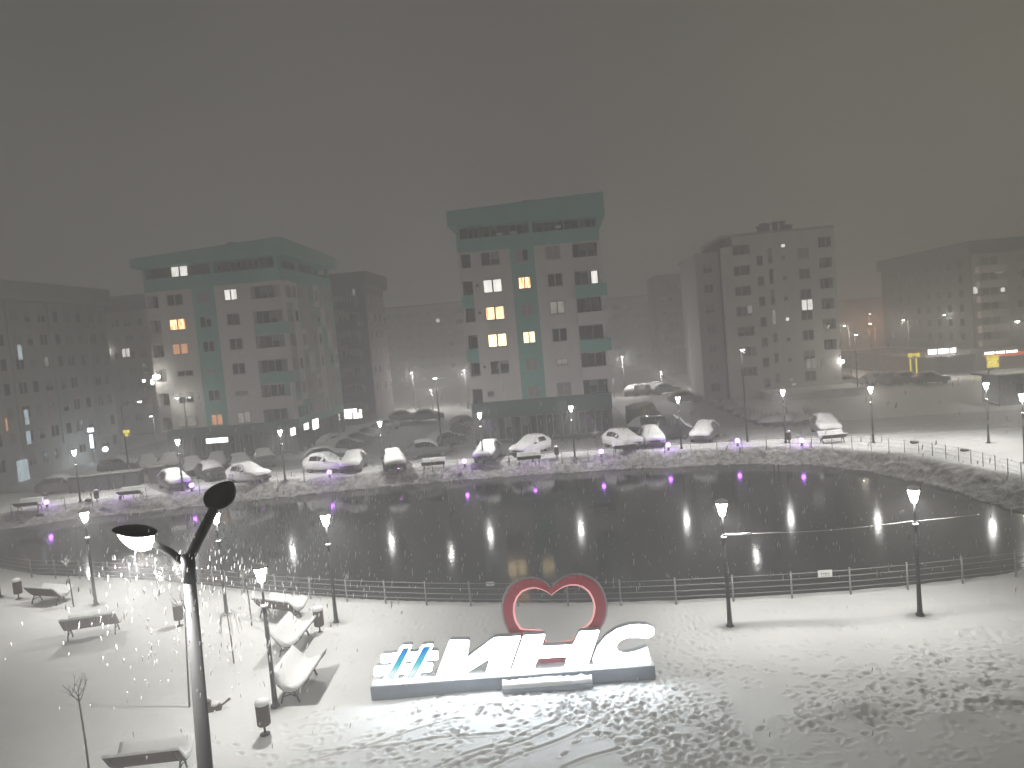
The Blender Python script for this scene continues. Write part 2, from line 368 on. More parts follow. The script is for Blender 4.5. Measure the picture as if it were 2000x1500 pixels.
# thin ice / slush shelf along the far shore is part of the bank
# roads (sheets just above the ground)
rm = mat('slushy_road', (.42, .415, .41), .6, (.5, .22, (1, .12, 1)), (6, .4, .03))
rm2 = mat('snowy_side_road', (.50, .495, .485), .65, (.5, .2, (.12, 1, 1)), (6, .4, .03))
def sheet(name, pts, m, z):
    b = MB(); b.add([(x, y, z) for x, y in pts], [tuple(range(len(pts)))]); return tag(b.build(name, m), kind='structure')
sheet('road', [(-120,70.6),(-30,72.6),(0,71.6),(16,70.3),(26,68.0),(34,66.0),(60,62.5),(140,60),(140,71),(60,74),(36,76.4),(20,78),(-10,79.0),(-32,79.8),(-120,79.5)], rm2, .012)
sheet('side_road', [(-28.5,79.7),(-12.5,79.0),(-14,190),(-30,190)], rm, .016)
sheet('back_road', [(7,78.5),(20,77.9),(22,190),(8,190)], rm, .016)
sheet('left_road', [(-62,79.6),(-49,79.7),(-50,190),(-66,190)], rm, .016)
# kerb between lake path and road
kb = MB()
kp = [(-120,69.9),(-30,71.9),(0,70.9),(16,69.6),(26,67.3),(34,65.3),(60,61.8),(140,59.3)]
for a, b in zip(kp[:-1], kp[1:]):
    a = Vector((*a, 0)); b = Vector((*b, 0)); d = (b-a).normalized(); nn = Vector((-d.y, d.x, 0))*.12
    kb.add([tuple(a-nn), tuple(b-nn), tuple(b+nn), tuple(a+nn), tuple(a-nn+Vector((0,0,.13))), tuple(b-nn+Vector((0,0,.13))), tuple(b+nn+Vector((0,0,.13))), tuple(a+nn+Vector((0,0,.13)))],
           [(0,3,2,1),(4,5,6,7),(0,1,5,4),(1,2,6,5),(2,3,7,6),(3,0,4,7)])
tag(kb.build('kerb', mat('snow_dusted_kerb', (.45,.45,.43), .8, (5,.2))), kind='structure')
# ------------------------------------------------------------------ buildings
def skin(parent, rects, opens, y, th, names, frame='front'):
    """rects: (u0,u1,z0,z1,key) later wins; opens: list of (u0,u1,z0,z1); touching cells of one key form one mesh, th thick, behind plane y"""
    allr = rects+[o+(0,) for o in opens]
    us = sorted({round(v, 3) for r_ in allr for v in r_[:2]}); zs = sorted({round(v, 3) for r_ in allr for v in r_[2:4]})
    bxs = {}
    for i in range(len(us)-1):
        run = None
        for j in range(len(zs)):
            key = None
            if j < len(zs)-1:
                cu_, cz = (us[i]+us[i+1])/2, (zs[j]+zs[j+1])/2
                for r_ in rects:
                    if r_[0] <= cu_ <= r_[1] and r_[2] <= cz <= r_[3]: key = r_[4]
                for o in opens:
                    if o[0] <= cu_ <= o[1] and o[2] <= cz <= o[3]: key = None
            if run and run[0] != key:
                bxs.setdefault(run[0], []).append((i, us[i], us[i+1], run[1], zs[j])); run = None
            if key and not run: run = (key, zs[j])
    for k_, L in bxs.items():
        par = list(range(len(L)))
        def fd(a):
            while par[a] != a: a = par[a]
            return a
        for a in range(len(L)):
            for c in range(a):
                if abs(L[a][0]-L[c][0]) == 1 and min(L[a][4], L[c][4])-max(L[a][3], L[c][3]) > .01: par[fd(a)] = fd(c)
        gr = {}
        for a in range(len(L)): gr.setdefault(fd(a), []).append(L[a])
        for g_ in gr.values():
            b = MB()
            for _, u0_, u1_, z0_, z1_ in g_:
                if frame == 'front': b.box(u0_, u1_, y, y+th, z0_, z1_)
                else: b.box(y-th, y, u0_, u1_, z0_, z1_)
            b.build(names.get(k_, 'wall'), k_, parent)
WR = random.Random(77)
def window(parent, u, z, wd, h, y, pane='glass', n=2, side=False, sill=True, deep=0.05):
    """window on a front (normal -Y) or side (normal +X) plane at coordinate y"""
    f = MB(); g = MB()
    def bx(b, u0, u1, o0, o1, z0, z1):
        if side: b.box(y+o0, y+o1, u0, u1, z0, z1)
        else: b.box(u0, u1, y-o1, y-o0, z0, z1)
    fw_ = .07; x0, x1 = u-wd/2, u+wd/2; z0, z1 = z-h/2, z+h/2
    bx(f, x0-fw_, x0, -.02, deep, z0-fw_, z1+fw_); bx(f, x1, x1+fw_, -.02, deep, z0-fw_, z1+fw_)
    bx(f, x0, x1, -.02, deep, z0-fw_, z0); bx(f, x0, x1, -.02, deep, z1, z1+fw_)
    if n > 1:
        gap = wd*.09 if n == 2 else .06
        for k_ in range(1, n):
            c = x0+wd*k_/n; bx(f, c-gap/2, c+gap/2, -.02, deep-.003, z0, z1)
    if sill: bx(f, x0-.12, x1+.12, -.02, deep+.10, z0-fw_-.06, z0-fw_)
    fo = f.build('window', 'frame', parent)
    bx(g, x0+.002, x1-.002, .006, .022, z0+.002, z1-.002); g.build('pane', pane, fo)
    if pane == 'glass' and h > .8 and WR.random() < .42:      # roller shutter partly down, in one or both sashes
        k_ = MB(); fr_ = WR.choice((.25, .45, .6, 1.0)); half = n > 1 and WR.random() < .4; s0 = x0 if WR.random() < .5 or not half else u
        bx(k_, s0+.004, (s0+wd/2 if half else x1)-.004, .024, .036, z1-(z1-z0)*fr_, z1-.003); k_.build('shutter', 'shutter', fo)
    return fo
def snowcap(parent, x0, x1, y0, y1, z, t_=.18):
    b = MB(); b.rbox(x0, x1, y0, y1, z, z+t_, .05); b.build('roof_snow', 'snow', parent)

# --- centre tower (Y = 78)
def centre_tower():
    Y, X0, X1, th = 78.0, -9.9, 4.95, 1.3
    t_ = empty('apartment_tower', (0, 0, 0), 0, 'nine storey block in the middle with teal crown and central teal stripe', 'apartment block', 'apartment blocks behind the pond')
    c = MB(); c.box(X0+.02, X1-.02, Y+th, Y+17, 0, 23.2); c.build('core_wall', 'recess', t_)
    zc = [19.75-2.85*k for k in range(6)]
    rects = [(X0, X1, 4.75, 20.6, 'cream'), (X0, X1, 20.6, 22.0, 'green'), (-4.41, -1.89, 4.75, 20.6, 'green'), (X0, X1, 3.1, 4.75, 'green2')]
    opens = []
    for k, z in enumerate(zc):
        key = 'cream' if k % 2 == 0 else 'green'
        zl = max(z-2.1, 4.75)
        rects += [(X0, -8.6, zl, z-.75, key), (2.1, X1, zl, z-.75, key)]
        rects += [(X0, -8.6, z-.75, z+.75, 'green')] if k == 9 else []
        opens += [(X0+.25, -8.6, z-.75, z+.72), (2.1, X1-.3, z-.75, z+.72)]
    # right hand balconies of storeys 2-6 project a little further
    skin(t_, rects, opens, Y, th, {'cream': 'wall', 'green': 'teal_panel', 'green2': 'fascia'})
    for k, z in enumerate(zc[1:], 1):
        b = MB(); b.box(2.1, X1+.35, Y-.6, Y-.02, z-2.05, z-.78)
        if z-2.05 > 4.8: b.build('balcony_parapet', 'cream' if k % 2 == 0 else 'green', t_)
    for xa_, xb_ in ((X0, X0+.25), (-2.25, -1.85), (X1-.25, X1)):
        a = MB(); a.box(xa_, xb_, Y+.01, Y+th-.01, 22.0, 23.3); a.build('attic_pillar', 'green', t_)
    c = MB(); c.add([(-10.6, Y-.7, 23.3), (5.65, Y-.7, 22.9), (5.65, Y+17.5, 22.9), (-10.6, Y+17.5, 23.3), (-10.6, Y-.7, 24.9), (5.65, Y-.7, 25.35), (5.65, Y+17.5, 25.35), (-10.6, Y+17.5, 24.9)],
                    [(0,3,2,1),(4,5,6,7),(0,1,5,4),(1,2,6,5),(2,3,7,6),(3,0,4,7)]); c.build('roof_crown', 'green', t_)
    v = MB(); v.box(-2.6, -1.9, Y+4, Y+4.7, 25.0, 25.9); v.box(-2.8, -1.7, Y+3.9, Y+4.8, 25.9, 26.05); v.build('roof_vent', 'brown', t_)
    # ground floor: recessed shop front with pillars
    for x in np.linspace(X0+.9, X1-.5, 9): g = MB(); g.box(x-.16, x+.16, Y+.05, Y+.5, 0, 3.1); g.build('ground_floor_pillar', 'base', t_)
    for x in np.linspace(X0+1.6, X1-1.2, 8): window(t_, x, 1.65, 1.3, 2.3, Y+th, 'glass', 2, sill=False)
    PA = {0: 'glass', 1: 'white', 2: 'warm', 3: 'yell', 4: 'glass', 5: 'shutter'}
    for k, z in enumerate(zc):
        if k < 5: window(t_, -6.5, z-.02, 1.85, 1.25, Y, PA[k])
        window(t_, -3.15, z, 1.15, 1.1, Y, {0: 'glass', 1: 'warm', 2: 'shutter', 3: 'yell', 4: 'shutter', 5: 'shutter'}[k])
        if k != 4: window(t_, .05, z, 1.4, 1.2, Y, {0: 'shutter', 1: 'glass', 2: 'soft', 3: 'glass', 5: 'shutter'}[k])
        else: window(t_, .05, z, 1.0, .5, Y, 'soft', 2)
        window(t_, 3.6, z-.05, 1.5, 1.3, Y+th, 'glass', 2)
        if k: window(t_, -9.1, z-.05, .7, 1.2, Y+th, 'glass', 1)
    window(t_, -7.7, zc[5]+.1, .6, .45, Y, 'glass', 1)
    window(t_, 4.15, zc[1]-.05, .62, 1.25, Y+.35, 'white', 1)
    for x in (-8.6+.4, ):
        for k in (1, 2, 4): 
            d = MB(); d.lathe([(.16, 0), (.16, .08)], 12); d.build('vent_cover', 'brown', t_, loc=(x+.1, Y-.003, zc[k]+.15)).rotation_euler = (R(90), 0, 0)
    for x in (-8.2, -6.4, -3.6, -.8, 1.4, 3.6): window(t_, x, 22.6, 1.3 if x > -7 else 1.0, 1.0, Y+th, 'glass', 2, sill=False)
    for x, z in ((-5.3, 22.1), (-3.9, 22.15), (.8, 22.25)):
        b = MB(); b.rbox(x-.3, x+.3, Y+.05, Y+.5, z-.08, z+.2, .04); b.build('balcony_clutter', 'pale', t_)
    return t_
centre_tower()

# --- left corner tower (Y = 84), side face at X = XS
def left_tower():
    Y, th = 84.0, 1.3
    f = lambda x, y: onY(x, y, Y)
    X0 = f(300, 600).x - .9; XS = f(547, 600).x + .3; YB = 103.5
    t_ = empty('apartment_tower', (0, 0, 0), 0, 'broad corner block left of the street with teal crown and lit shop sign', 'apartment block', 'apartment blocks behind the pond')
    zc = [19.06-2.86*k for k in range(6)]
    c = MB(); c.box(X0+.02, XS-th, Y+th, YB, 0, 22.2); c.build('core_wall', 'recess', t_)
    g0, g1 = f(380, 620).x, f(424, 620).x; bL = f(306, 580).x+.1; bR = f(490, 580).x
    rects = [(X0, XS, 3.9, 20.4, 'cream'), (X0, XS, 20.2, 21.7, 'green'), (g0, g1, 3.9, 20.4, 'green'), (X0+1.2, XS, 2.9, 4.0, 'green2')]
    opens = []
    for k, z in enumerate(zc):
        key = 'cream' if k % 2 == 0 else 'green'; zl = max(z-2.1, 4.0)
        rects += [(X0, bL, zl, z-.75, 'cream' if k in (0, 2, 3) else 'mid'), (bR, XS, zl, z-.75, key)]
        opens += [(X0+.2, bL, z-.75, z+.7), (bR, XS-.15, z-.75, z+.7)]
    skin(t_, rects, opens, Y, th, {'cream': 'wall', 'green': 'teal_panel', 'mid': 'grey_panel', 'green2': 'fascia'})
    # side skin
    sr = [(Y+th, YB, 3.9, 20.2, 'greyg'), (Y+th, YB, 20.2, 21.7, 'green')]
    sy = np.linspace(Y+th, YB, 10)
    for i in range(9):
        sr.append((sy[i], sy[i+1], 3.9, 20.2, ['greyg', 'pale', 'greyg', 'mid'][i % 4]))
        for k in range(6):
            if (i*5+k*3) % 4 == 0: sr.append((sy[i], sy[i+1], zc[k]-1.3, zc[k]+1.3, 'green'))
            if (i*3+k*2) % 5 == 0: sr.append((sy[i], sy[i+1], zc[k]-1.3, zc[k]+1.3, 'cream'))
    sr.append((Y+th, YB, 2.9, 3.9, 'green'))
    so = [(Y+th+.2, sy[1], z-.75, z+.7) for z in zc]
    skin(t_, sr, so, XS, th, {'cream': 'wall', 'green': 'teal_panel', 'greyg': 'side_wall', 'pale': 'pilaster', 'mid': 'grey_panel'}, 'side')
    for k, z in enumerate(zc):
        for i in (1, 2, 4, 5, 7, 8):
            if (i+k) % 6 != 3: window(t_, (sy[i]+sy[i+1])/2, z, .8 if i % 2 else 1.0, 1.2, XS, 'glass' if (i*k) % 4 else 'shutter', 1 if i % 2 else 2, side=True)
    for x in (X0+.2, f(415, 535).x, XS-.3): a = MB(); a.box(x-.2, x+.2, Y+.01, Y+th-.01, 21.7, 23.0); a.build('attic_pillar', 'green', t_)
    for y in (91, 97, 103): a = MB(); a.box(XS-.6, XS-.1, y-.2, y+.2, 21.7, 23.0); a.build('attic_pillar', 'green', t_)
    b = MB(); b.box(X0+.3, XS-1.6, Y+1.35, YB-.5, 22.0, 23.2); b.build('attic_wall', 'recess', t_)
    c = MB(); xl_, xr_ = X0-.9, XS+.9; ya, yb = Y-.8, YB+.6
    c.add([(xl_, ya, 23.0), (xr_, ya, 23.0), (xr_, yb, 23.0), (xl_, yb, 23.0), (xl_, ya, 24.1), (xr_, ya, 25.0), (xr_, yb, 24.6), (xl_, yb, 24.1)],
          [(0,3,2,1),(4,5,6,7),(0,1,5,4),(1,2,6,5),(2,3,7,6),(3,0,4,7)]); c.build('roof_crown', 'green', t_)
    p_ = f(427, 470); v = MB(); v.box(p_.x-.4, p_.x+.4, Y+3, Y+3.8, 24.4, 25.5); v.build('roof_vent', 'brown', t_)
    cols = {'A': f(349, 650).x, 'B': f(405, 650).x, 'C': f(459, 650).x}
    pa = {'A': ['glass', 'warm', 'warm2', 'glass', 'glass', 'soft'], 'B': ['shutter', 'glass', 'glass', 'shutter', 'glass', 'warm2'], 'C': ['white', 'glass', 'glass', 'glass', 'shutter', 'soft']}
    for cname, x in cols.items():
        for k, z in enumerate(zc):
            wd, h = {'A': (1.75, 1.15), 'B': (1.25, 1.15), 'C': (1.4, 1.15)}[cname]
            if (cname, k) in (('A', 3),): h = .5
            if (cname, k) in (('C', 4), ('B', 3)): h = .4
            window(t_, x+(.25 if (cname, k) == ('A', 3) else 0), z, wd, h, Y, pa[cname][k])
    for k, z in enumerate(zc):
        window(t_, (bR+XS)/2-.3, z-.05, 1.6, 1.25, Y+th, 'glass', 2)
        window(t_, (X0+bL)/2+.1, z-.05, .9, 1.25, Y+th, 'glass', 1)
    x = f(345, 533).x; window(t_, x, 22.35, 1.9, 1.1, Y+.7, 'white', 2, sill=False)
    for xx in (x+4, x+6.5, x+8.6): window(t_, xx, 22.4, 1.2, .9, Y+1.35, 'glass', 2, sill=False)
    for x in np.linspace(X0+1.7, XS-.4, 8): g = MB(); g.box(x-.18, x+.18, Y+.05, Y+.5, 0, 2.9); g.build('ground_floor_pillar', 'base', t_)
    for y in np.linspace(Y+2, YB-.3, 8): g = MB(); g.box(XS-.5, XS-.05, y-.18, y+.18, 0, 2.9); g.build('ground_floor_pillar', 'base', t_)
    for x in np.linspace(X0+2.6, XS-1.8, 6): window(t_, x, 1.5, 1.6, 2.2, Y+th, 'glass', 3, sill=False)
    return XS
XS = left_tower()

def block(name, label, Y, depth, X0, X1, H, wallm, winm, cols, rows, z0, dz, crown=None, side=None, lit=(), group='apartment blocks behind the pond', ww=1.3, wh=1.15, balc=(), roofbits=0, seed=1):
    t_ = empty(name, (0, 0, 0), 0, label, 'apartment block', group); rnd = random.Random(seed)
    c = MB(); c.box(X0, X1, Y, Y+depth, 0, H); c.build('wall', wallm, t_)
    if crown:
        m_, over, zc0, zc1 = crown; c = MB(); c.box(X0-over, X1+over, Y-over, Y+depth+over, zc0, zc1); c.build('roof_crown', m_, t_)
    else:
        c = MB(); c.box(X0-.15, X1+.15, Y-.15, Y+depth+.15, H, H+.35); c.build('parapet', winm, t_)
    for i, x in enumerate(cols):
        for k in range(rows):
            z = z0+k*dz
            if i in balc:
                b = MB(); b.box(x-1.4, x+1.4, Y-1.0, Y-.02, z-1.35, z-.35); b.build('balcony_parapet', winm, t_)
                window(t_, x, z+.1, 2.0, 1.3, Y, 'glass', 2, sill=False)
            else:
                pm = 'glass' if rnd.random() < .8 else 'shutter'
                window(t_, x, z, ww*(1 if i % 3 else .7), wh, Y, pm, 2 if i % 3 else 1)
    if side:   # (face x, sign, list of y)
        for y in side:
            for k in range(rows): window(t_, y, z0+k*dz, .9, 1.2, X1, 'glass' if (k*7+int(y)) % 3 else 'shutter', 1, side=True)
    for (x, z, wd, h, pm) in lit: window(t_, x, z, wd, h, Y-.06, pm, 2 if wd > .9 else 1, sill=False)
    for i in range(roofbits):
        x = X0+(X1-X0)*rnd.uniform(.1, .9); b = MB(); b.box(x-.4, x+.4, Y+1.5, Y+2.4, H+.3, H+.3+rnd.uniform(.6, 1.5)); b.build('roof_vent', winm, t_)
    return t_
def Lp(pts, Y):   # lit windows given in picture pixels -> local x,z on the facade plane
    out = []
    for (x, y, wd, h, pm) in pts:
        q = onY(x, y, Y); out.append((q.x, q.z, wd, h, pm))
    return out
# --- left edge block: we look along its side wall
def left_edge():
    A = at(0, 952); XW = A.x+.2
    t_ = empty('apartment_block', (0, 0, 0), 0, 'dim grey green block cut by the left edge of the photo', 'apartment block', 'apartment blocks behind the pond')
    Y0, Y1, H = 70.0, 98.0, 22.0
    c = MB(); c.box(XW-26, XW, Y0, Y1, 0, H-1.6); c.build('wall', 'mid', t_)
    c = MB(); c.box(XW-26.5, XW+.7, Y0-.6, Y1+.6, H-1.6, H+.6); c.build('roof_crown', 'greyg', t_)
    ys = np.arange(Y0+1.5, Y1-1, 2.3)
    for i, y in enumerate(ys):
        if i % 3 == 1:
            b = MB(); b.box(XW+.01, XW+.16, y-1.1, y+1.1, 3.2, H-1.62); b.build('teal_panel', 'greyg', t_)
    for i, y in enumerate(ys):
        for k in range(7):
            off = .16 if i % 3 == 1 else 0
            window(t_, y, 2.2+k*2.75, .9 if i % 2 else 1.2, 1.25, XW+off, 'glass' if (i*3+k*5) % 7 else 'shutter', 1 if i % 2 else 2, side=True)
    for (px_, py_, wd, h, pm) in [(36,688,.7,1.7,'cool'),(49,815,.7,1.7,'cool'),(53,855,.7,1.5,'cool'),(88,706,.5,1.0,'soft'),(10,830,.3,1.4,'warm2')]:
        q = onX(px_, py_, XW+.05); window(t_, q.y, q.z, wd, h, XW+.2, pm, 1, side=True, sill=False)
    q = onX(40, 900, XW); b = MB(); b.box(XW+.02, XW+.3, q.y-.7, q.y+.7, .1, 2.4); b.build('entrance', 'cool', t_)
left_edge()
cols = lambda a, b, n: list(np.linspace(a, b, n))
Y = 124; xa, xb = onY(190, 680, Y).x, onY(345, 680, Y).x
block('apartment_block', 'hazy grey block between the left edge block and the teal corner block', Y, 14, xa, xb, 21.6, 'mid', 'brown', cols(xa+1.5, xb-1.5, 6), 7, 3, 2.75,
      crown=('brown', .4, 21.6, 24.2), lit=Lp([(193,694,1.2,1.2,'soft'),(246,689,1.3,1.4,'white'),(281,713,.5,.5,'soft')], Y-.1), roofbits=2, seed=3)
Y = 112; xa, xb = onY(652, 650, Y).x, onY(748, 650, Y).x
block('apartment_block', 'dark brown slab standing just right of the teal corner block', Y, 12, xa-2, xb-2.2, 21.0, 'brown', 'recess', cols(xa+.5, xb-4, 4), 7, 2.6, 2.75,
      crown=('recess', .7, 21.0, 23.2), side=[Y+2, Y+5, Y+8, Y+11], lit=Lp([(691,571,.4,.9,'soft'),(663,608,1.3,1.0,'shutter'),(700,633,1.3,.4,'shutter'),(670,676,1.4,1.2,'shutter')], Y-.1), roofbits=3, balc=(2,), seed=4)
Y = 190; xa, xb = onY(745, 650, Y).x, onY(935, 650, Y).x
block('apartment_block', 'faint distant long block closing the street left of the centre tower', Y, 14, xa, xb, 21.2, 'mid', 'recess', cols(xa+2, xb-2, 9), 7, 2.6, 2.75,
      lit=Lp([(855,626,.9,.9,'white')], Y-.2), ww=1.7, seed=5)
Y = 215; xa, xb = onY(1150, 650, Y).x, onY(1300, 650, Y).x
block('apartment_block', 'very faint distant block just right of the centre tower', Y, 14, xa, xb, 19.5, 'mid', 'recess', cols(xa+2, xb-2, 7), 6, 2.6, 2.9, ww=1.8,
      lit=Lp([(1190,668,.7,.7,'soft')], Y-.2), seed=6)
Y = 165; xa, xb = onY(1286, 650, Y).x, onY(1372, 650, Y).x
block('apartment_block', 'dark distant block left of the stepped grey block', Y, 14, xa, xb, 21.5, 'brown', 'recess', cols(xa+1.5, xb-1.5, 4), 7, 2.6, 2.75, balc=(1,),
      lit=Lp([(1296,658,.5,1.0,'shutter')], Y-.2), seed=7)
Y = 128; xa, xb = onY(1356, 600, Y).x, onY(1425, 600, Y).x
block('apartment_block', 'grey block half hidden behind the beige block on the right', Y, 12, xa, xb, 21.8, 'mid', 'recess', cols(xa+1.2, xb-1.2, 3), 7, 2.6, 2.75, balc=(0,),
      lit=Lp([(1404,562,.9,1.2,'warm2'),(1375,597,1.2,.3,'soft'),(1412,652,.5,1.5,'white'),(1353,716,.4,.9,'soft')], Y-1.1), seed=8)

def right_tower():
    Y, th = 103.0, 1.2
    f = lambda x, y: onY(x, y, Y)
    X0, X1 = f(1412, 520).x, f(1640, 650).x
    t_ = empty('apartment_tower', (0, 0, 0), 0, 'beige eight storey block right of centre with square dark balcony openings', 'apartment block', 'apartment blocks behind the pond')
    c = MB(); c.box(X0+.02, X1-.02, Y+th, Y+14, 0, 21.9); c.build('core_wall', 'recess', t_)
    zr = [f(1611, 472).z-2.76*k for k in range(7)]; zl = [f(1446, 488).z-2.76*k for k in range(7)]
    rects = [(X0, X1, 0, 20.9, 'cream'), (X0+1.5, X1, 20.9, 22.2, 'cream')]; opens = []
    xl0, xl1 = f(1432, 520).x, f(1466, 520).x; xr0, xr1 = f(1600, 510).x, f(1625, 510).x
    for z in zl: opens.append((xl0, xl1, z-.65, z+.65))
    for z in zr[:6]: opens.append((xr0, xr1, z-.7, z+.7))
    skin(t_, rects, opens, Y, th, {'cream': 'wall'})
    for z in zl: window(t_, (xl0+xl1)/2, z, 1.6, 1.2, Y+th, 'glass', 2, sill=False)
    for z in zr[:6]: window(t_, (xr0+xr1)/2, z, 1.3, 1.3, Y+th, 'glass', 2, sill=False)
    xa = f(1488, 580).x; xb = f(1509, 580).x; xc = f(1535, 580).x; xd = f(1574, 580).x
    for k in range(7):
        z = zr[k]-1.7
        if k < 7: window(t_, xa, z, .75, 1.2, Y, 'glass', 1)
        window(t_, xb, z+.5, .45, 1.9 if k < 4 else 1.2, Y, 'soft' if k == 3 else 'glass', 1)
        window(t_, xc, z+.1, .42, .42, Y, {0: 'shutter', 3: 'white', 6: 'soft'}.get(k, 'glass'), 1, sill=False)
    for k in range(7):
        z = f(1560, 495).z-2.76*k
        window(t_, xd, z, 1.35, 1.25, Y, {2: 'white', 6: 'soft'}.get(k, 'glass') if False else 'glass', 2)
    for (px_, py_, wd, h, pm) in [(1576,595,1.4,1.4,'white'),(1585,710,1.4,1.3,'soft'),(1529,480,.5,.4,'white'),(1464,604,.6,1.0,'soft'),(1550,750,.5,.35,'soft')]:
        q = f(px_, py_); window(t_, q.x, q.z, wd, h, Y-.07, pm, 2 if wd > 1 else 1, sill=False)
    b = MB(); b.box(X0-.1, X1+.1, Y-.1, Y+14, 22.2, 22.5); b.build('parapet', 'mid', t_)
    rr = random.Random(3)
    for x in (1493, 1500, 1507, 1524, 1538, 1545, 1552):
        q = f(x, 445); b = MB(); h = rr.uniform(.7, 1.7); b.box(q.x-.3, q.x+.3, Y+2, Y+2.6, 22.45, 22.45+h); b.box(q.x-.45, q.x+.45, Y+1.9, Y+2.7, 22.45+h, 22.6+h); b.build('roof_vent', 'brown', t_)
    b = MB(); b.box(X0-3.2, X0-.02, Y+2.5, Y+13, 0, 20.6); b.build('stair_wing', 'mid', t_)
    for k in range(7): window(t_, X0-1.6, 18.4-2.76*k, 1.2, 1.1, Y+2.5, 'glass', 2)
right_tower()
q0, q1 = at(1507, 786), at(1700, 771)
b = MB(); b.rbox(q0.x, q1.x, q0.y, q0.y+6.5, 0, .95, .04); tw = b.build('terrace_wall', 'pale'); tag(tw, 'low pale terrace wall under the beige block', 'wall')
b = MB(); b.rbox(q0.x-.1, q1.x+.1, q0.y-.08, q0.y+6.6, .952, 1.12, .06); s2 = b.build('snow_cover', 'snow', tw)
# --- far right block with commercial ground floor
def far_right():
    Yf = 116.0; XW = onY(1902, 600, Yf).x; XE = XW+34; YB = 147
    t_ = empty('apartment_block', (0, 0, 0), 0, 'long blue grey block at the right edge above the yellow and white shop signs', 'apartment block', 'apartment blocks behind the pond')
    c = MB(); c.box(XW, XE, Yf, YB, 0, 17.6); c.build('wall', 'mid', t_)
    c = MB(); c.box(XW-.6, XE, Yf-.6, YB+.6, 17.6, 19.6); c.build('roof_crown', mat('blue_grey_render', (.13,.16,.17), .85, (.8,.1)), t_)
    sk = MB(); sk.box(XW-.15, XW-.01, Yf+.05, YB-.05, 3.4, 17.58); sk.build('side_wall', mat('slate_blue_render', (.10,.115,.12), .85, (.8,.15,(1,1,.2))), t_)
    for k in range(6):
        z = 4.6+k*2.2
        b = MB(); b.box(XW+.4, XW+4.4, Yf-1.1, Yf-.02, z-.9, z+.1); b.build('balcony_parapet', 'cream', t_)
        window(t_, XW+2.4, z+.85, 2.4, 1.1, Yf, 'glass', 2, sill=False)
        for i in range(4): window(t_, XW+7+i*3.2, z+.7, 1.3, 1.1, Yf, 'glass' if (i+k) % 3 else 'shutter', 2)
    for (px_, py_, wd, h, pm) in [(1913,566,.6,1.0,'white'),(1960,528,1.0,.7,'soft'),(1967,565,.6,.6,'white')]:
        q = onY(px_, py_, Yf-1.2); window(t_, q.x, q.z, wd, h, Yf-.1, pm, 1, sill=False)
    # left facing side: windows (normal -X) as slim boxes
    for y in np.arange(Yf+3, YB-1, 3.4):
        for k in range(6):
            g = MB(); z = 5.3+k*2.2; g.box(XW-.2, XW-.152, y-.55, y+.55, z-.5, z+.6); g.build('window', 'glass', t_)
    b = MB(); b.box(XW-9, XE, Yf-3.5, Yf-.3, 3.0, 3.6); b.build('shop_canopy', 'mid', t_)
    b = MB(); b.box(XW-9, XW-.2, Yf+.5, YB, 0, 3.0); b.build('shop_wing', 'recess', t_)
    return XW, Yf
far_right()
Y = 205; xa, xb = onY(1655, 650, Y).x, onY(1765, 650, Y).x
block('apartment_block', 'faint low block glowing reddish between the beige block and the far right block', Y, 10, xa, xb, 13, mat('reddish_glow_render', (.34,.19,.15), .85, (.6,.15)), 'recess', cols(xa+2, xb-2, 5), 4, 2.6, 2.75, seed=9)  # wall colour carries the reddish glow seen around this block

# ------------------------------------------------------------------ park lamps
def make_park_lamp():
    t_ = empty('park_lamp')
    b = MB(); b.lathe([(.15, 0), (.15, .06), (.095, .12), (.085, .5), (.075, .9), (.066, 3.38)], 12); b.build('pole', 'black', t_, smooth=True)
    b = MB(); b.lathe([(.045, 3.42), (.04, 4.22)], 10); b.build('upper_pole', 'black', t_, smooth=True)
    b = MB(); b.lathe([(.066, 3.38), (.11, 3.40), (.11, 3.44), (.045, 3.46)], 12); b.build('collar', 'snow', t_, smooth=True)
    b = MB(); b.lathe([(.055, 4.20), (.10, 4.26), (.195, 4.64), (.195, 4.70)], 16); b.build('lantern_glass', 'lantern', t_, smooth=True)
    b = MB(); b.lathe([(.25, 4.70), (.26, 4.72), (.15, 4.79), (.03, 4.82)], 18); b.build('lamp_cap', 'black', t_, smooth=True)
    b = MB(); b.lathe([(.24, 4.735), (.20, 4.80), (.08, 4.85)], 16); b.build('snow_cap', 'snow', t_, smooth=True)
    return t_
proto = make_park_lamp(); used = []
NEAR_P, FAR_P = 640, 1150
def park_lamp(px_, label, group, power, s=1.0):
    o = proto if not used else copy_tree(proto); used.append(1)
    p_ = at(*px_); o.location = p_; o.rotation_euler.z = random.uniform(0, 6); o.scale = (1, 1, s)
    tag(o, label, 'lamp post', group)
    slight('lamp_light', (0, 0, 4.5), power, (1, .985, .95), .12, o)
    plight('lantern_light', (0, 0, 4.5), 380 if power == FAR_P else 110, (1, .985, .95), .12, o)
    return p_
G1 = 'park lamps on the near square'; G2 = 'park lamps along the far path'
pl = {}
for k, (px_, lab) in {
 'L1': ((-1,1167), 'black park lamp post at the very left edge beside the small bin'),
 'L2': ((187,1182), 'black park lamp standing behind the two leftmost benches'),
 'L3': ((443,1200), 'black park lamp rising behind the tall double headed street lamp'),
 'L4': ((657,1217), 'black park lamp by the upper litter bin left of the heart'),
 'L5': ((538,1380), 'black park lamp nearest to the two snow filled benches and lower bin'),
 'L6': ((1426,1224), 'black park lamp right of the hashtag sign where the garland starts'),
 'L7': ((1797,1202), 'black park lamp farthest right on the near square')}.items():
    pl[k] = park_lamp(px_, lab, G1, NEAR_P)
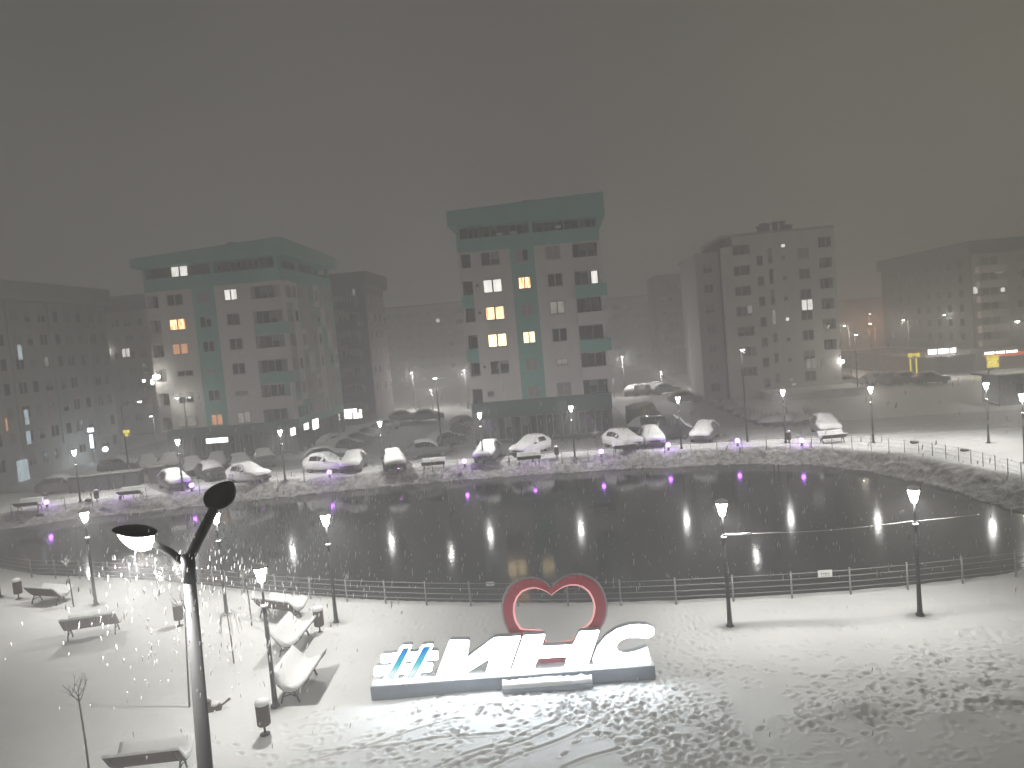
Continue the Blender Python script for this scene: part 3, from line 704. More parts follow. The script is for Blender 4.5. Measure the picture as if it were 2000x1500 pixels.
for px_, lab in [((157,980),'far park lamp left of the leftmost row of containers'),((358,958),'far park lamp left of the pale car behind the third purple globe'),((557,938),'far park lamp in front of the dim car left of the street'),
 ((751,921),'far park lamp at the mouth of the side street, left of a pale car'),((945,905),'far park lamp at the left corner of the centre tower'),((1123,893),'far park lamp before the middle of the centre tower'),
 ((1331,876),'far park lamp in front of the dark van right of the centre tower'),((1535,865),'far park lamp beside a bin left of the last purple globe'),((1706,865),'far park lamp right of the bench and parked pale car'),
 ((1931,865),'far park lamp on the snow heap at the right bend of the path'),((2002,905),'far park lamp at the right edge in front of the dark kiosk')]:
    park_lamp(px_, lab, G2, FAR_P)

# ------------------------------------------------------------------ purple globes
def make_globe():
    t_ = empty('globe_light')
    b = MB(); b.lathe([(.14, 0), (.14, .04), (.09, .08), (.08, .26), (.13, .30)], 12); b.build('base', 'black', t_, smooth=True)
    b = MB(); b.ball((0, 0, .50), .22, 16); b.build('globe', 'globe', t_, smooth=True)
    return t_
g0 = make_globe(); GP = [(92,991),(235,974),(375,958),(509,942),(644,932),(779,921),(908,911),(1041,902),(1175,892),(1306,879),(1441,871),(1566,871)]
GL = ['first purple globe from the left beside the leftmost far bench','second purple globe from the left at the end of a white bench','third purple globe from the left in front of a pale car','fourth purple globe from the left below the dim parked car',
 'fifth purple globe from the left in front of the low white car','sixth purple globe from the left before the car right of a lamp','seventh purple globe from the left, right of the white bench','eighth purple globe in front of the bench before the centre tower',
 'ninth purple globe before the right corner of the centre tower','tenth purple globe in front of the dark van','eleventh purple globe on the bare stretch of path','last purple globe on the right beside the bin']
for i, p_ in enumerate(GP):
    o = g0 if i == 0 else copy_tree(g0); o.location = at(*p_) + Vector((0, 0, -.02)); tag(o, GL[i], 'globe lamp', 'purple globe lights along the far bank')
    plight('globe_bulb', (0, 0, .52), 55, (.36, .06, 1), .12, o)
# ------------------------------------------------------------------ street lamps
def make_street_lamp(hh, arm, ang, lit=True, two=False, dark=False):
    t_ = empty('street_lamp')
    b = MB(); b.tube([(0, 0, 0), (0, 0, .4), (0, 0, hh-.3)], [.10, .09, .05], 8); b.build('pole', 'black' if dark else 'pole_grey', t_, smooth=True)
    for s in ([1, -1] if two else [1]):
        dx, dy = math.cos(ang)*s, math.sin(ang)*s
        b = MB(); b.tube([(0, 0, hh-.35), (dx*arm*.25, dy*arm*.25, hh-.08), (dx*arm, dy*arm, hh)], .035, 6); b.build('arm', 'black' if dark else 'pole_grey', t_, smooth=True)
        b = MB(); b.ball((dx*(arm+.2), dy*(arm+.2), hh+.03), .26, 12, (1, 1, .35)); b.build('lamp_head', 'black', t_, smooth=True)
        b = MB(); b.ball((dx*(arm+.2), dy*(arm+.2), hh-.05), .20, 12, (1, 1, .55)); b.build('bowl', 'lantern_far' if lit else 'glass', t_, smooth=True)
        if lit: plight('lamp_light', (dx*(arm+.2), dy*(arm+.2), hh-.16), 700, (1, .97, .92), .15, t_)
    return t_
SL = [  # base px, head px, arm, angle, label, power
 ((865,890),(853,737),.25,-1.57,'tall thin dark street lamp at the mouth of the side street',220,True),
 ((1460,863),(1443,682),.25,-1.57,'tall thin dark street lamp in front of the hedge right of the centre tower',260,True),
 ((1407,772),(1400,679),.4,-1.8,'bright street lamp with pale pole left of the beige block',900,False),
 ((1676,772),(1667,653),.25,-1.57,'slim dark street lamp just right of the beige block',260,True),
 ((373,905),(356,775),.5,-2.4,'bright pale street lamp in front of the left corner block',200,False),
 ((255,945),(240,786),1.7,.05,'dark street lamp with a long arm to the right behind the containers',420,True),
 ((740,815),(732,760),.3,-1.57,'thin pale street lamp before the brown slab',1200,False),
 ((812,800),(806,727),.4,-1.57,'street lamp deep in the side street, farther left one',2600,False),
 ((914,800),(907,722),.4,-1.57,'street lamp touching the left edge of the centre tower',2600,False),
 ((846,800),(843,761),.3,-1.57,'low distant street lamp in the middle of the side street',1500,False),
 ((1221,775),(1213,697),.4,-1.57,'street lamp just right of the centre tower',2600,False),
 ((1200,778),(1196,734),.3,-1.57,'small low street lamp at the right wall of the centre tower',300,False),
 ((1293,763),(1288,725),.3,-1.57,'small distant street lamp behind the row of far cars',1500,False),
 ((1663,735),(1656,635),.6,3.4,'street lamp with curved arm nearest the beige block on the right',900,False),
 ((1702,700),(1697,613),.4,-1.57,'highest distant street lamp in the reddish glow',900,False),
 ((1714,738),(1706,631),.6,3.4,'street lamp just below the highest one in the reddish glow',700,False),
 ((1778,728),(1768,624),.6,3.4,'street lamp left of the yellow sign by the far right block',900,False),
 ((1858,722),(1847,614),.6,3.4,'street lamp above the white shop sign row',200,False),
 ((1966,716),(1952,599),.6,3.4,'street lamp high above the second yellow sign',260,False),
 ((2010,790),(1981,627),.7,3.3,'dark street lamp at the right edge behind the kiosk',500,True),
 ((153,900),(145,796),.5,-1.57,'street lamp in front of the left edge block',700,False),
 ((307,880),(303,811),.3,-1.57,'short street lamp left of the corner block shop front',300,False),
 ((219,850),(216,781),.4,-1.57,'street lamp head left of the long armed lamp',400,False)]
for (bp, hp, arm, ang, lab, pw, dk) in SL:
    B = at(*bp); hq = onY(hp[0], hp[1], B.y)
    o = make_street_lamp(max(3.0, hq.z), arm, ang, True, False, dk); o.location = (B.x+(hq.x-B.x)*.0, B.y, 0)
    tag(o, lab, 'street lamp', 'street lamps among the blocks')
    for c in kids(o):
        if c.type == 'LIGHT':
            c.data.energy = pw*LP*(.8 if pw < 800 else 1.15)
            if bp[0] > 1600: c.data.energy *= 1.7; c.data.color = (1, .95, .80)
            if 'reddish' in lab: c.data.color = (1, .42, .2); c.data.energy = 1500
# ------------------------------------------------------------------ tall double headed lamp, nearest
def tall_lamp():
    Yp = 9.6
    top = onY(367, 1092, Yp); low = onY(401, 1500, Yp); d = (low-top); foot = top + d*(top.z/(-d.z))
    t_ = empty('street_lamp', foot, 0, 'tall grey double headed street lamp in the left foreground, left head lit', 'street lamp')
    L = lambda p_: tuple(Vector(p_)-foot)
    b = MB(); b.tube([(0, 0, 0), L(top+(foot-top)*.5), L(top)], [.15, .115, .078], 16); b.build('pole', 'pole_grey', t_, smooth=True)
    b = MB(); b.tube([L(top-Vector((0,0,.32))), L(top+Vector((0,0,.06)))], .092, 14); b.build('pole_collar', 'black', t_, smooth=True)
    hr = onY(431, 967, Yp+1.0); a0 = top+Vector((0, 0, -.02)); ar = onY(417, 996, Yp+.75)
    b = MB(); b.tube([L(a0), L(a0+(ar-a0)*.5), L(ar)], [.066, .072, .072], 12); b.build('right_arm', 'pole_grey', t_, smooth=True)
    def head(c, ax, up, Ls, Ws, hgt):
        ax = ax.normalized(); sd = up.cross(ax).normalized(); up = ax.cross(sd).normalized(); rings = []
        for i in range(13):
            t = i/12; wv = Ws*(math.sin(math.pi*min(1, t*.93+.035))**.62)*(1.15-.3*t); hv = hgt*(math.sin(math.pi*min(1, t*.9+.06))**.6)
            rings.append([L(c+ax*(Ls*(t-.5))+sd*(wv*math.cos(q_))+up*(hv*max(-.25, math.sin(q_)))) for q_ in np.linspace(0, 2*math.pi, 17)[:-1]])
        return MB().loft(rings)
    axr = (onY(453, 943, Yp+1.25)-onY(413, 992, Yp+.8))
    tow = (CAM-hr).normalized(); upr = (tow*.85+Vector((0, 0, .6))).normalized()
    hd = head(hr, axr, upr, axr.length*1.04, .215, .08).build('unlit_head', 'black', t_, smooth=True); tag(hd, 'dark unlit lamp head seen from behind')
    cl = onY(264, 1043, Yp-.1); axl = onY(222, 1046, Yp-.15)-onY(306, 1052, Yp-.05)
    al = onY(300, 1062, Yp-.05)
    b = MB(); b.tube([L(a0+Vector((0,0,-.08))), L(a0+(al-a0)*.5+Vector((0, 0, .0))), L(al)], [.05, .048, .045], 10); b.build('left_arm', 'pole_grey', t_, smooth=True)
    upl = (Vector((0, 0, 1))+tow*.12).normalized()
    hd = head(cl+Vector((0, 0, .035)), axl, upl, axl.length*1.02, .17, .085).build('lit_head', 'black', t_, smooth=True)
    b = MB(); a_ = axl.normalized(); s_v = upl.cross(a_).normalized(); rings = []
    for i in range(9):
        t = i/8; rr = math.sqrt(max(.0, 1-t*t*.97))
        rings.append([L(cl+Vector((0, 0, .012-.235*t))+a_*(.23*rr*math.cos(q_)-.06*t)+s_v*(.15*rr*math.sin(q_))) for q_ in np.linspace(0, 2*math.pi, 17)[:-1]])
    b.loft(rings); b.build('glowing_bowl', 'bowl', t_, smooth=True)
    slight('lamp_light', L(cl+Vector((0, 0, -.235))), 1700, (1, .985, .96), .10, t_, 160, .5)
    return cl
HEAD = tall_lamp()
# ------------------------------------------------------------------ fences
def rail_fence(pts, name, label, hts, rp, rr, mname, height, zoff=0):
    t_ = empty(name, pts[0], 0, label, 'fence'); o0 = pts[0]
    for p_ in pts:
        b = MB(); q = p_-o0; b.tube([(q.x, q.y, -.05), (q.x, q.y, height)], rp, 8); b.ball((q.x, q.y, height), rp*1.3, 8)
        b.build('fence_post', mname, t_, smooth=True)
    for h in hts:
        b = MB(); b.tube([(p_.x-o0.x, p_.y-o0.y, h) for p_ in pts], rr, 6); b.build('rail', mname, t_, smooth=True)
    return t_
rail_fence(fence, 'railing', 'grey metal railing with four rails along the near edge of the pond', (1.0, .77, .53, .30), .038, .019, 'grey_metal', 1.06)
ff_px = [(23,1007),(75,1001),(127,996),(180,985),(233,977),(286,971),(339,966),(391,961),(441,956),(491,950),(543,946),(594,941),(645,936),(696,931),(746,930),(795,924),(845,919),(895,915),(944,913),(994,909),(1046,906),(1098,904),(1151,900),(1199,894),(1249,888),(1296,884),(1351,879),(1402,877),(1450,876),(1500,875),(1546,874),(1587,873),(1627,874),(1665,877),(1705,880),(1739,881),(1769,884),(1796,887),(1822,891),(1849,896),(1874,901),(1898,907),(1921,913),(1944,919),(1969,926),(1995,934)]
ffp = [at(x, y) for x, y in ff_px]
for _ in range(2): ffp = [ffp[0]] + [(ffp[i-1]+ffp[i]*2+ffp[i+1])/4 for i in range(1, len(ffp)-1)] + [ffp[-1]]
rail_fence(ffp, 'railing', 'thin grey post railing around the far bank of the pond', (.95, .65, .35), .026, .007, 'grey_metal', 1.0)
def plate(px_, label, s=1.0):
    p_ = onY(px_[0], px_[1], px_[2]); t_ = empty('sign_plate', p_, 0, label, 'sign', 'small plates on the near railing')
    b = MB(); b.rbox(-.28*s, .28*s, -.03, 0, -.15*s, .15*s, .012); b.build('plate', 'snow', t_)
    b = MB()
    for i, (u, h) in enumerate([(-.16, .08), (-.09, .05), (-.02, .09), (.05, .08), (.12, .06)]): b.box(u*s, (u+.045)*s, -.034, -.030, -h/2*s, h/2*s)
    b.box(-.17*s, .17*s, -.034, -.030, -.10*s, -.085*s); b.build('worn_lettering', 'shutter', t_)
i = 15; plate((957, 1140, fence[18].y-.08), 'small white plate on the railing left of the heart', .62)
plate((1611, 1120, fence[24].y-.10), 'larger white plate on the railing between the two right lamps', 1.0)
# ------------------------------------------------------------------ hashtag sign
SL_, SR_ = at(725, 1367), at(1281, 1326)
su = (SR_-SL_).normalized(); sn = Vector((su.y, -su.x, 0))      # sn points to the camera
SLEN = (SR_-SL_).length
sg = empty('hashtag_sign', SL_, math.atan2(su.y, su.x), 'glowing white hashtag and Cyrillic letters with a big red heart on a grey plinth', 'sign')
def loc2(px_, py_, off):      # picture point -> sign local (u, z) on vertical plane `off` metres behind the plinth front
    o = SL_-sn*off; d = ray(px_, py_); tt = (o-CAM).dot(sn)/d.dot(sn); P = CAM+d*tt-SL_
    return P.dot(su), P.z
z4 = lambda x, y: (700+x/3.3333, 1080+y/3.3333)
PT = lambda off: (lambda u, v, w_: (u, off+w_, v))
PD = 1.15
b = MB(); b.rbox(0, SLEN, 0, PD, -.05, .44, .03); b.build('plinth', 'plinth', sg)
b = MB(); rg = random.Random(5); n = 60; top_ = []
prev = None; vs = []; fs = []
for i in range(n+1):
    u = .02+(SLEN-.04)*i/n
    h = .06+.02*rg.random()
    vs += [(u, .0+.02*rg.random(), .441), (u, .10, .441+h), (u, PD-.1, .441+h), (u, PD, .441)]
for i in range(n):
    for j in range(3): fs.append((i*4+j, i*4+j+1, i*4+5+j, i*4+4+j))
fs += [(0,1,2,3), tuple(n*4+k for k in (3,2,1,0))]
b.add(vs, fs); b.build('snow_cover', 'snow', sg, smooth=True)
u0, _ = loc2(*z4(940, 880), 0); u1, _ = loc2(*z4(1522, 830), 0)
b = MB(); b.rbox(u0, u1, -.34, -.002, -.05, .22, .03); st = b.build('step', 'plinth', sg)
b = MB(); vs = []; fs = []; n = 26
for i in range(n+1):
    u = u0+.01+(u1-u0-.02)*i/n; vs += [(u, -.35, .21-.03*rg.random()), (u, -.30, .28+.03*rg.random()), (u, -.12, .31+.05*rg.random()), (u, -.004, .30+.09*rg.random())]
for i in range(n):
    for j in range(3): fs.append((i*4+j, i*4+j+1, i*4+5+j, i*4+4+j))
b.add(vs, fs); b.build('step_snow', 'snow', sg, smooth=True)
LOFF = .30; LTH = .28
def letter(name, polys, m='letter', off=LOFF, th=LTH, label=None, bev=True):
    fr = MB(); sd = MB()
    for pl_ in polys:
        pts = [loc2(*z4(*q_), off) for q_ in pl_]
        fr.prism(pts, PT(off-.012), .010)
        sd.prism(pts, PT(off), th)
    so = sd.build(name, 'lside', sg)
    fo = fr.build('light_panel', m, so)
    if label: tag(so, label)
    return so
def rnd_poly(pts, r_=12, k=4):     # round the corners of a traced outline
    out = []; n = len(pts)
    for i in range(n):
        a, p_, c = Vector(pts[i-1]), Vector(pts[i]), Vector(pts[(i+1) % n])
        ra_ = min(r_, (a-p_).length*.45, (c-p_).length*.45); s0 = p_+(a-p_).normalized()*ra_; s1 = p_+(c-p_).normalized()*ra_
        for j in range(k+1):
            t = j/k; out.append(tuple(s0*(1-t)**2+p_*2*t*(1-t)+s1*t*t))
    return out
letter('letter_i', [rnd_poly([(495,832),(595,566),(724,568),(708,682),(885,550),(1058,540),(968,800),(822,806),(857,684),(672,800),(664,822)], 9)])
letter('letter_n', [rnd_poly([(985,800),(1075,536),(1216,528),(1192,607),(1396,598),(1440,510),(1570,502),(1484,756),(1336,764),(1360,674),(1168,686),(1130,786)], 9)])
letter('letter_s', [rnd_poly([(1882,556),(1926,530),(1922,486),(1880,468),(1820,464),(1750,472),(1680,496),(1612,542),(1556,610),(1526,690),(1540,748),(1620,756),(1760,744),(1905,722),(1880,612),(1862,620),(1800,642),(1730,654),(1684,634),(1678,602),(1706,568),(1752,550),(1840,550)], 8, 3)])
H = [rnd_poly(q_, 16) for q_ in ([(150,658),(518,634),(522,694),(146,716)], [(106,738),(486,712),(478,772),(98,802)])]
V = [rnd_poly(q_, 14) for q_ in ([(282,600),(352,596),(236,846),(146,852)], [(416,596),(492,592),(380,838),(276,844)])]
letter('hashtag_bar', H, 'letter', LOFF+.02, .24)
so = letter('hashtag_stroke', V, 'letter', LOFF, .24)
gm = bpy.data.materials.new('blue_gradient_light'); gm.use_nodes = True; t = gm.node_tree; t.nodes.clear()
o_ = N(t, 'ShaderNodeOutputMaterial'); em = N(t, 'ShaderNodeEmission'); c_ = N(t, 'ShaderNodeTexCoord'); sp = N(t, 'ShaderNodeSeparateXYZ'); rr = N(t, 'ShaderNodeValToRGB'); mr_ = N(t, 'ShaderNodeMapRange')
t.links.new(c_.outputs['Object'], sp.inputs[0]); t.links.new(sp.outputs['Z'], mr_.inputs[0]); mr_.inputs['From Min'].default_value = .55; mr_.inputs['From Max'].default_value = 1.75
t.links.new(mr_.outputs[0], rr.inputs[0]); t.links.new(rr.outputs[0], em.inputs[0]); t.links.new(em.outputs[0], o_.inputs[0])
q = rr.color_ramp.elements; q[0].position = .15; q[0].color = (.85, 1, 1, 1); q[1].position = 1; q[1].color = (.0, .12, .62, 1); k = q.new(.35); k.color = (.05, .62, .72, 1); k = q.new(.7); k.color = (.0, .30, .80, 1)
em.inputs[1].default_value = 1.0
for pl_ in ([(292,618),(336,615),(232,822),(176,824)], [(424,610),(474,606),(366,814),(308,816)]):
    b = MB(); b.prism([loc2(*z4(*q_), LOFF-.02) for q_ in pl_], PT(LOFF-.03), .008); b.build('blue_strip', gm, so)
# heart
HO = [(985,515),(958,462),(943,400),(942,340),(955,285),(985,232),(1025,198),(1075,178),(1130,172),(1180,180),(1222,202),(1256,236),(1292,196),(1335,168),(1390,151),(1440,150),(1495,165),(1540,192),(1578,236),(1602,292),(1612,350),(1606,412),(1588,462),(1555,515),(1500,580),(1420,660),(1340,712),(1258,748),(1180,716),(1100,650),(1035,580)]
HI = [(1050,500),(1018,450),(1005,395),(1008,335),(1026,285),(1058,247),(1100,228),(1145,222),(1190,232),(1228,250),(1256,272),(1290,244),(1330,218),(1380,204),(1428,204),(1472,220),(1508,250),(1534,298),(1546,352),(1540,405),(1522,450),(1490,488),(1445,500),(1425,545),(1395,582),(1300,596),(1225,598),(1205,560),(1195,512),(1120,508),(1075,506)]
hoff = LOFF+.34
def ringmesh(A, B_, off, th):
    a = [loc2(*z4(*q_), off) for q_ in A]; c = [loc2(*z4(*q_), off) for q_ in B_]; n = 90
    def res(p_):
        d = [0]
        for i in range(len(p_)): d.append(d[-1]+math.dist(p_[i], p_[(i+1) % len(p_)]))
        out = []
        for k in range(n):
            s = d[-1]*k/n; i = max(j for j in range(len(p_)) if d[j] <= s+1e-9); f_ = (s-d[i])/(d[i+1]-d[i]); q_ = p_[(i+1) % len(p_)]
            out.append((p_[i][0]*(1-f_)+q_[0]*f_, p_[i][1]*(1-f_)+q_[1]*f_))
        return out
    cx_, cz_ = np.mean([p_[0] for p_ in a]), np.mean([p_[1] for p_ in a])
    ra_, rc_ = res(a), res(c)
    b = MB(); vs = []
    for p_, off_ in ((ra_, off), (rc_, off), (rc_, off+th), (ra_, off+th)): vs += [(u, off_, z) for u, z in p_]
    fs = []
    for k_ in range(4):
        for i in range(n):
            j = (i+1) % n; k2 = (k_+1) % 4; fs.append((k_*n+i, k_*n+j, k2*n+j, k2*n+i))
    b.add(vs, fs); return b
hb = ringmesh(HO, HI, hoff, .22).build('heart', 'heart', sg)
def scale_poly(P, cx, cy, s): return [(cx+(x-cx)*s, cy+(y-cy)*s) for x, y in P]
ringmesh(HI, scale_poly(HI, 1275, 400, .955), hoff+.05, .12).build('light_strip', 'heartedge', hb)
ringmesh(scale_poly(HO, 1275, 440, 1.035), HO, hoff+.04, .17).build('rim', 'lside', hb)
b = MB()
for pxs in ((1130, 760), (1400, 760)):
    u, z = loc2(*z4(*pxs), hoff+.1); b.box(u-.05, u+.05, hoff+.223, hoff+.31, .3, .78)
b.build('support', 'black', sg)
# ------------------------------------------------------------------ benches
def make_bench(snow, slant=1):
    t_ = empty('bench'); L = 1.05
    back = [(-.50, .94), (-.39, .79), (-.25, .60), (-.12, .46)]; seat = [(-.08, .42), (.10, .40), (.28, .46), (.44, .58), (.58, .74)]
    def slats(prof, name, m='wood', th=.035, gap=.012, sub=5):
        b = MB(); pts = []
        for a, c in zip(prof[:-1], prof[1:]): pts += [(a[0]+(c[0]-a[0])*k/3, a[1]+(c[1]-a[1])*k/3) for k in range(3)]
        pts.append(prof[-1])
        for a, c in zip(pts[:-1], pts[1:]):
            d = Vector((c[0]-a[0], c[1]-a[1])); n_ = Vector((-d.y, d.x)).normalized()*th; g = d.normalized()*gap*.5
            p1, p2 = Vector(a)+g, Vector(c)-g
            b.add([(-L, p1.x, p1.y), (L, p1.x, p1.y), (L, p2.x, p2.y), (-L, p2.x, p2.y), (-L, p1.x-n_.x, p1.y-n_.y), (L, p1.x-n_.x, p1.y-n_.y), (L, p2.x-n_.x, p2.y-n_.y), (-L, p2.x-n_.x, p2.y-n_.y)],
                  [(0,1,2,3),(4,7,6,5),(0,4,5,1),(1,5,6,2),(2,6,7,3),(3,7,4,0)])
        return b.build(name, m, t_)
    slats(back, 'backrest'); slats(seat, 'seat')
    for s in (-1, 1):
        x = s*(L-.16); b = MB()
        b.tube([(x, -.30, 0), (x, -.24, .20), (x, -.14, .37), (x, 0, .36)], [.034, .03, .032, .03], 6)
        b.tube([(x, .26, 0), (x, .20, .18), (x, .10, .34), (x, .0, .355)], [.034, .03, .032, .03], 6)
        b.tube([(x, -.54, .92), (x, -.29, .58), (x, -.13, .40), (x, .10, .365), (x, .30, .43), (x, .46, .56), (x, .61, .73)], .026, 6)
        b.tube([(x+.0, -.24, .20), (x, 0, .26), (x, .20, .18)], .018, 6)
        b.build('leg', 'black', t_, smooth=True)
    b = MB()
    sec = {0: [(-.44,1.0),(-.40,1.05),(-.34,1.03),(-.36,.97)], 1: [(-.52,.94),(-.49,1.0),(-.40,.93),(-.20,.68),(.06,.55),(.32,.61),(.56,.82),(.62,.76),(.45,.585),(.28,.462),(.1,.405),(-.08,.422),(-.12,.462),(-.39,.792)]}[snow]
    rr_ = random.Random(4); rings = []
    for i in range(15):
        x = -L-.02+(2*L+.04)*i/14; e_ = .55 if i in (0, 14) else 1
        rings.append([(x, p_[0], p_[1]+(rr_.uniform(-.02, .03) if 0 < k < 7 else 0)) for k, p_ in enumerate(sec)])
    b.loft(rings); b.build('snow_cover', 'snow', t_, smooth=True)
    return t_
benchB = make_bench(1); ub = []
def bench(px_, face, label, snow, group, z=0, s=1.0):
    pr, us = benchB, ub
    o = pr if not us else copy_tree(pr); us.append(1)
    o.location = at(px_[0], px_[1], z)*1.0; o.location.z = 0; o.rotation_euler.z = R(face-90); o.scale = (s, s, s)
    return tag(o, label, 'bench', group)
GB = 'slatted benches on the near square'; GF = 'white benches along the far path'
bench((97,1178), 72, 'brown bench nearest the left edge, turned half away beside the small bin', 1, GB, s=1.0)
bench((184,1241), 106, 'brown bench seen square from behind in front of the left lamp', 1, GB, s=1.06)
bench((549,1207), 66, 'brown bench turned half away, highest of the three beside the lamp', 1, GB, s=1.05)
bench((577,1262), 2, 'snow filled bench seen end on, middle of the three beside the lamp', 1, GB, s=1.05)
bench((587,1345), 2, 'snow filled bench seen end on, lowest of the three beside the lamp', 1, GB, s=1.1)
pF = at(271, 1466, .98)
o = bench((273,1549), 97, 'bench back cut by the bottom edge at lower left', 1, GB, s=.98); o.location = (pF.x+.03, pF.y+.42, 0)
for px_, lab in [((58,996),'white snow covered bench farthest left on the far path'),((258,973),'white snow covered bench beside the second purple globe'),((848,916),'white snow covered bench left of the seventh purple globe'),
                 ((1034,905),'white snow covered bench before the left half of the centre tower'),((1221,883),'white snow covered bench before the car right of the centre tower'),((1626,864),'white snow covered bench in front of the pale car at the right')]:
    bench(px_, -86, lab, 1, GF, s=1.0)
# ------------------------------------------------------------------ litter bins
def make_bin():
    t_ = empty('litter_bin')
    b = MB(); b.lathe([(.16, 0), (.16, .03), (.035, .05), (.03, .36)], 10); b.build('post', 'black', t_)
    b = MB(); b.lathe([(.17, .30), (.185, .31), (.185, .94), (.17, .95)], 18)
    for k in range(18):
        a = 2*math.pi*k/18; b.box(.0, .0, 0, 0, 0, 0) if False else None
        c_, s_2 = math.cos(a), math.sin(a); r1 = .185; b.add([(c_*r1-s_2*.024, s_2*r1+c_*.024, .33), (c_*r1+s_2*.024, s_2*r1-c_*.024, .33), (c_*(r1+.018)+s_2*.02, s_2*(r1+.018)-c_*.02, .33), (c_*(r1+.018)-s_2*.02, s_2*(r1+.018)+c_*.02, .33),
              (c_*r1-s_2*.024, s_2*r1+c_*.024, .93), (c_*r1+s_2*.024, s_2*r1-c_*.024, .93), (c_*(r1+.018)+s_2*.02, s_2*(r1+.018)-c_*.02, .93), (c_*(r1+.018)-s_2*.02, s_2*(r1+.018)+c_*.02, .93)], [(0,3,2,1),(4,5,6,7),(0,1,5,4),(1,2,6,5),(2,3,7,6),(3,0,4,7)])
    b.build('body', 'wood', t_)
    b = MB(); b.lathe([(.20, .952), (.22, .99), (.21, 1.06), (.12, 1.11), (.02, 1.12)], 16); b.build('snow_cap', 'snow', t_, smooth=True)
    return t_
bn = make_bin(); ub_ = []
for px_, lab, g in [((37,1170),'small brown litter bin by the leftmost bench','litter bins on the near square'),((351,1223),'litter bin half hidden by the tall grey lamp pole','litter bins on the near square'),((625,1236),'brown litter bin right of the upper bench','litter bins on the near square'),
                 ((518,1434),'large brown litter bin lowest in the photo, below the lamp','litter bins on the near square'),((190,980),'litter bin on the far path between two white benches','litter bins on the far path'),((1088,894),'litter bin on the far path before the centre tower','litter bins on the far path'),
                 ((1541,865),'litter bin touching the far lamp at the right','litter bins on the far path')]:
    o = bn if not ub_ else copy_tree(bn); ub_.append(1); o.location = at(*px_); tag(o, lab, 'litter bin', g)
    o.rotation_euler.z = random.uniform(0, 1)
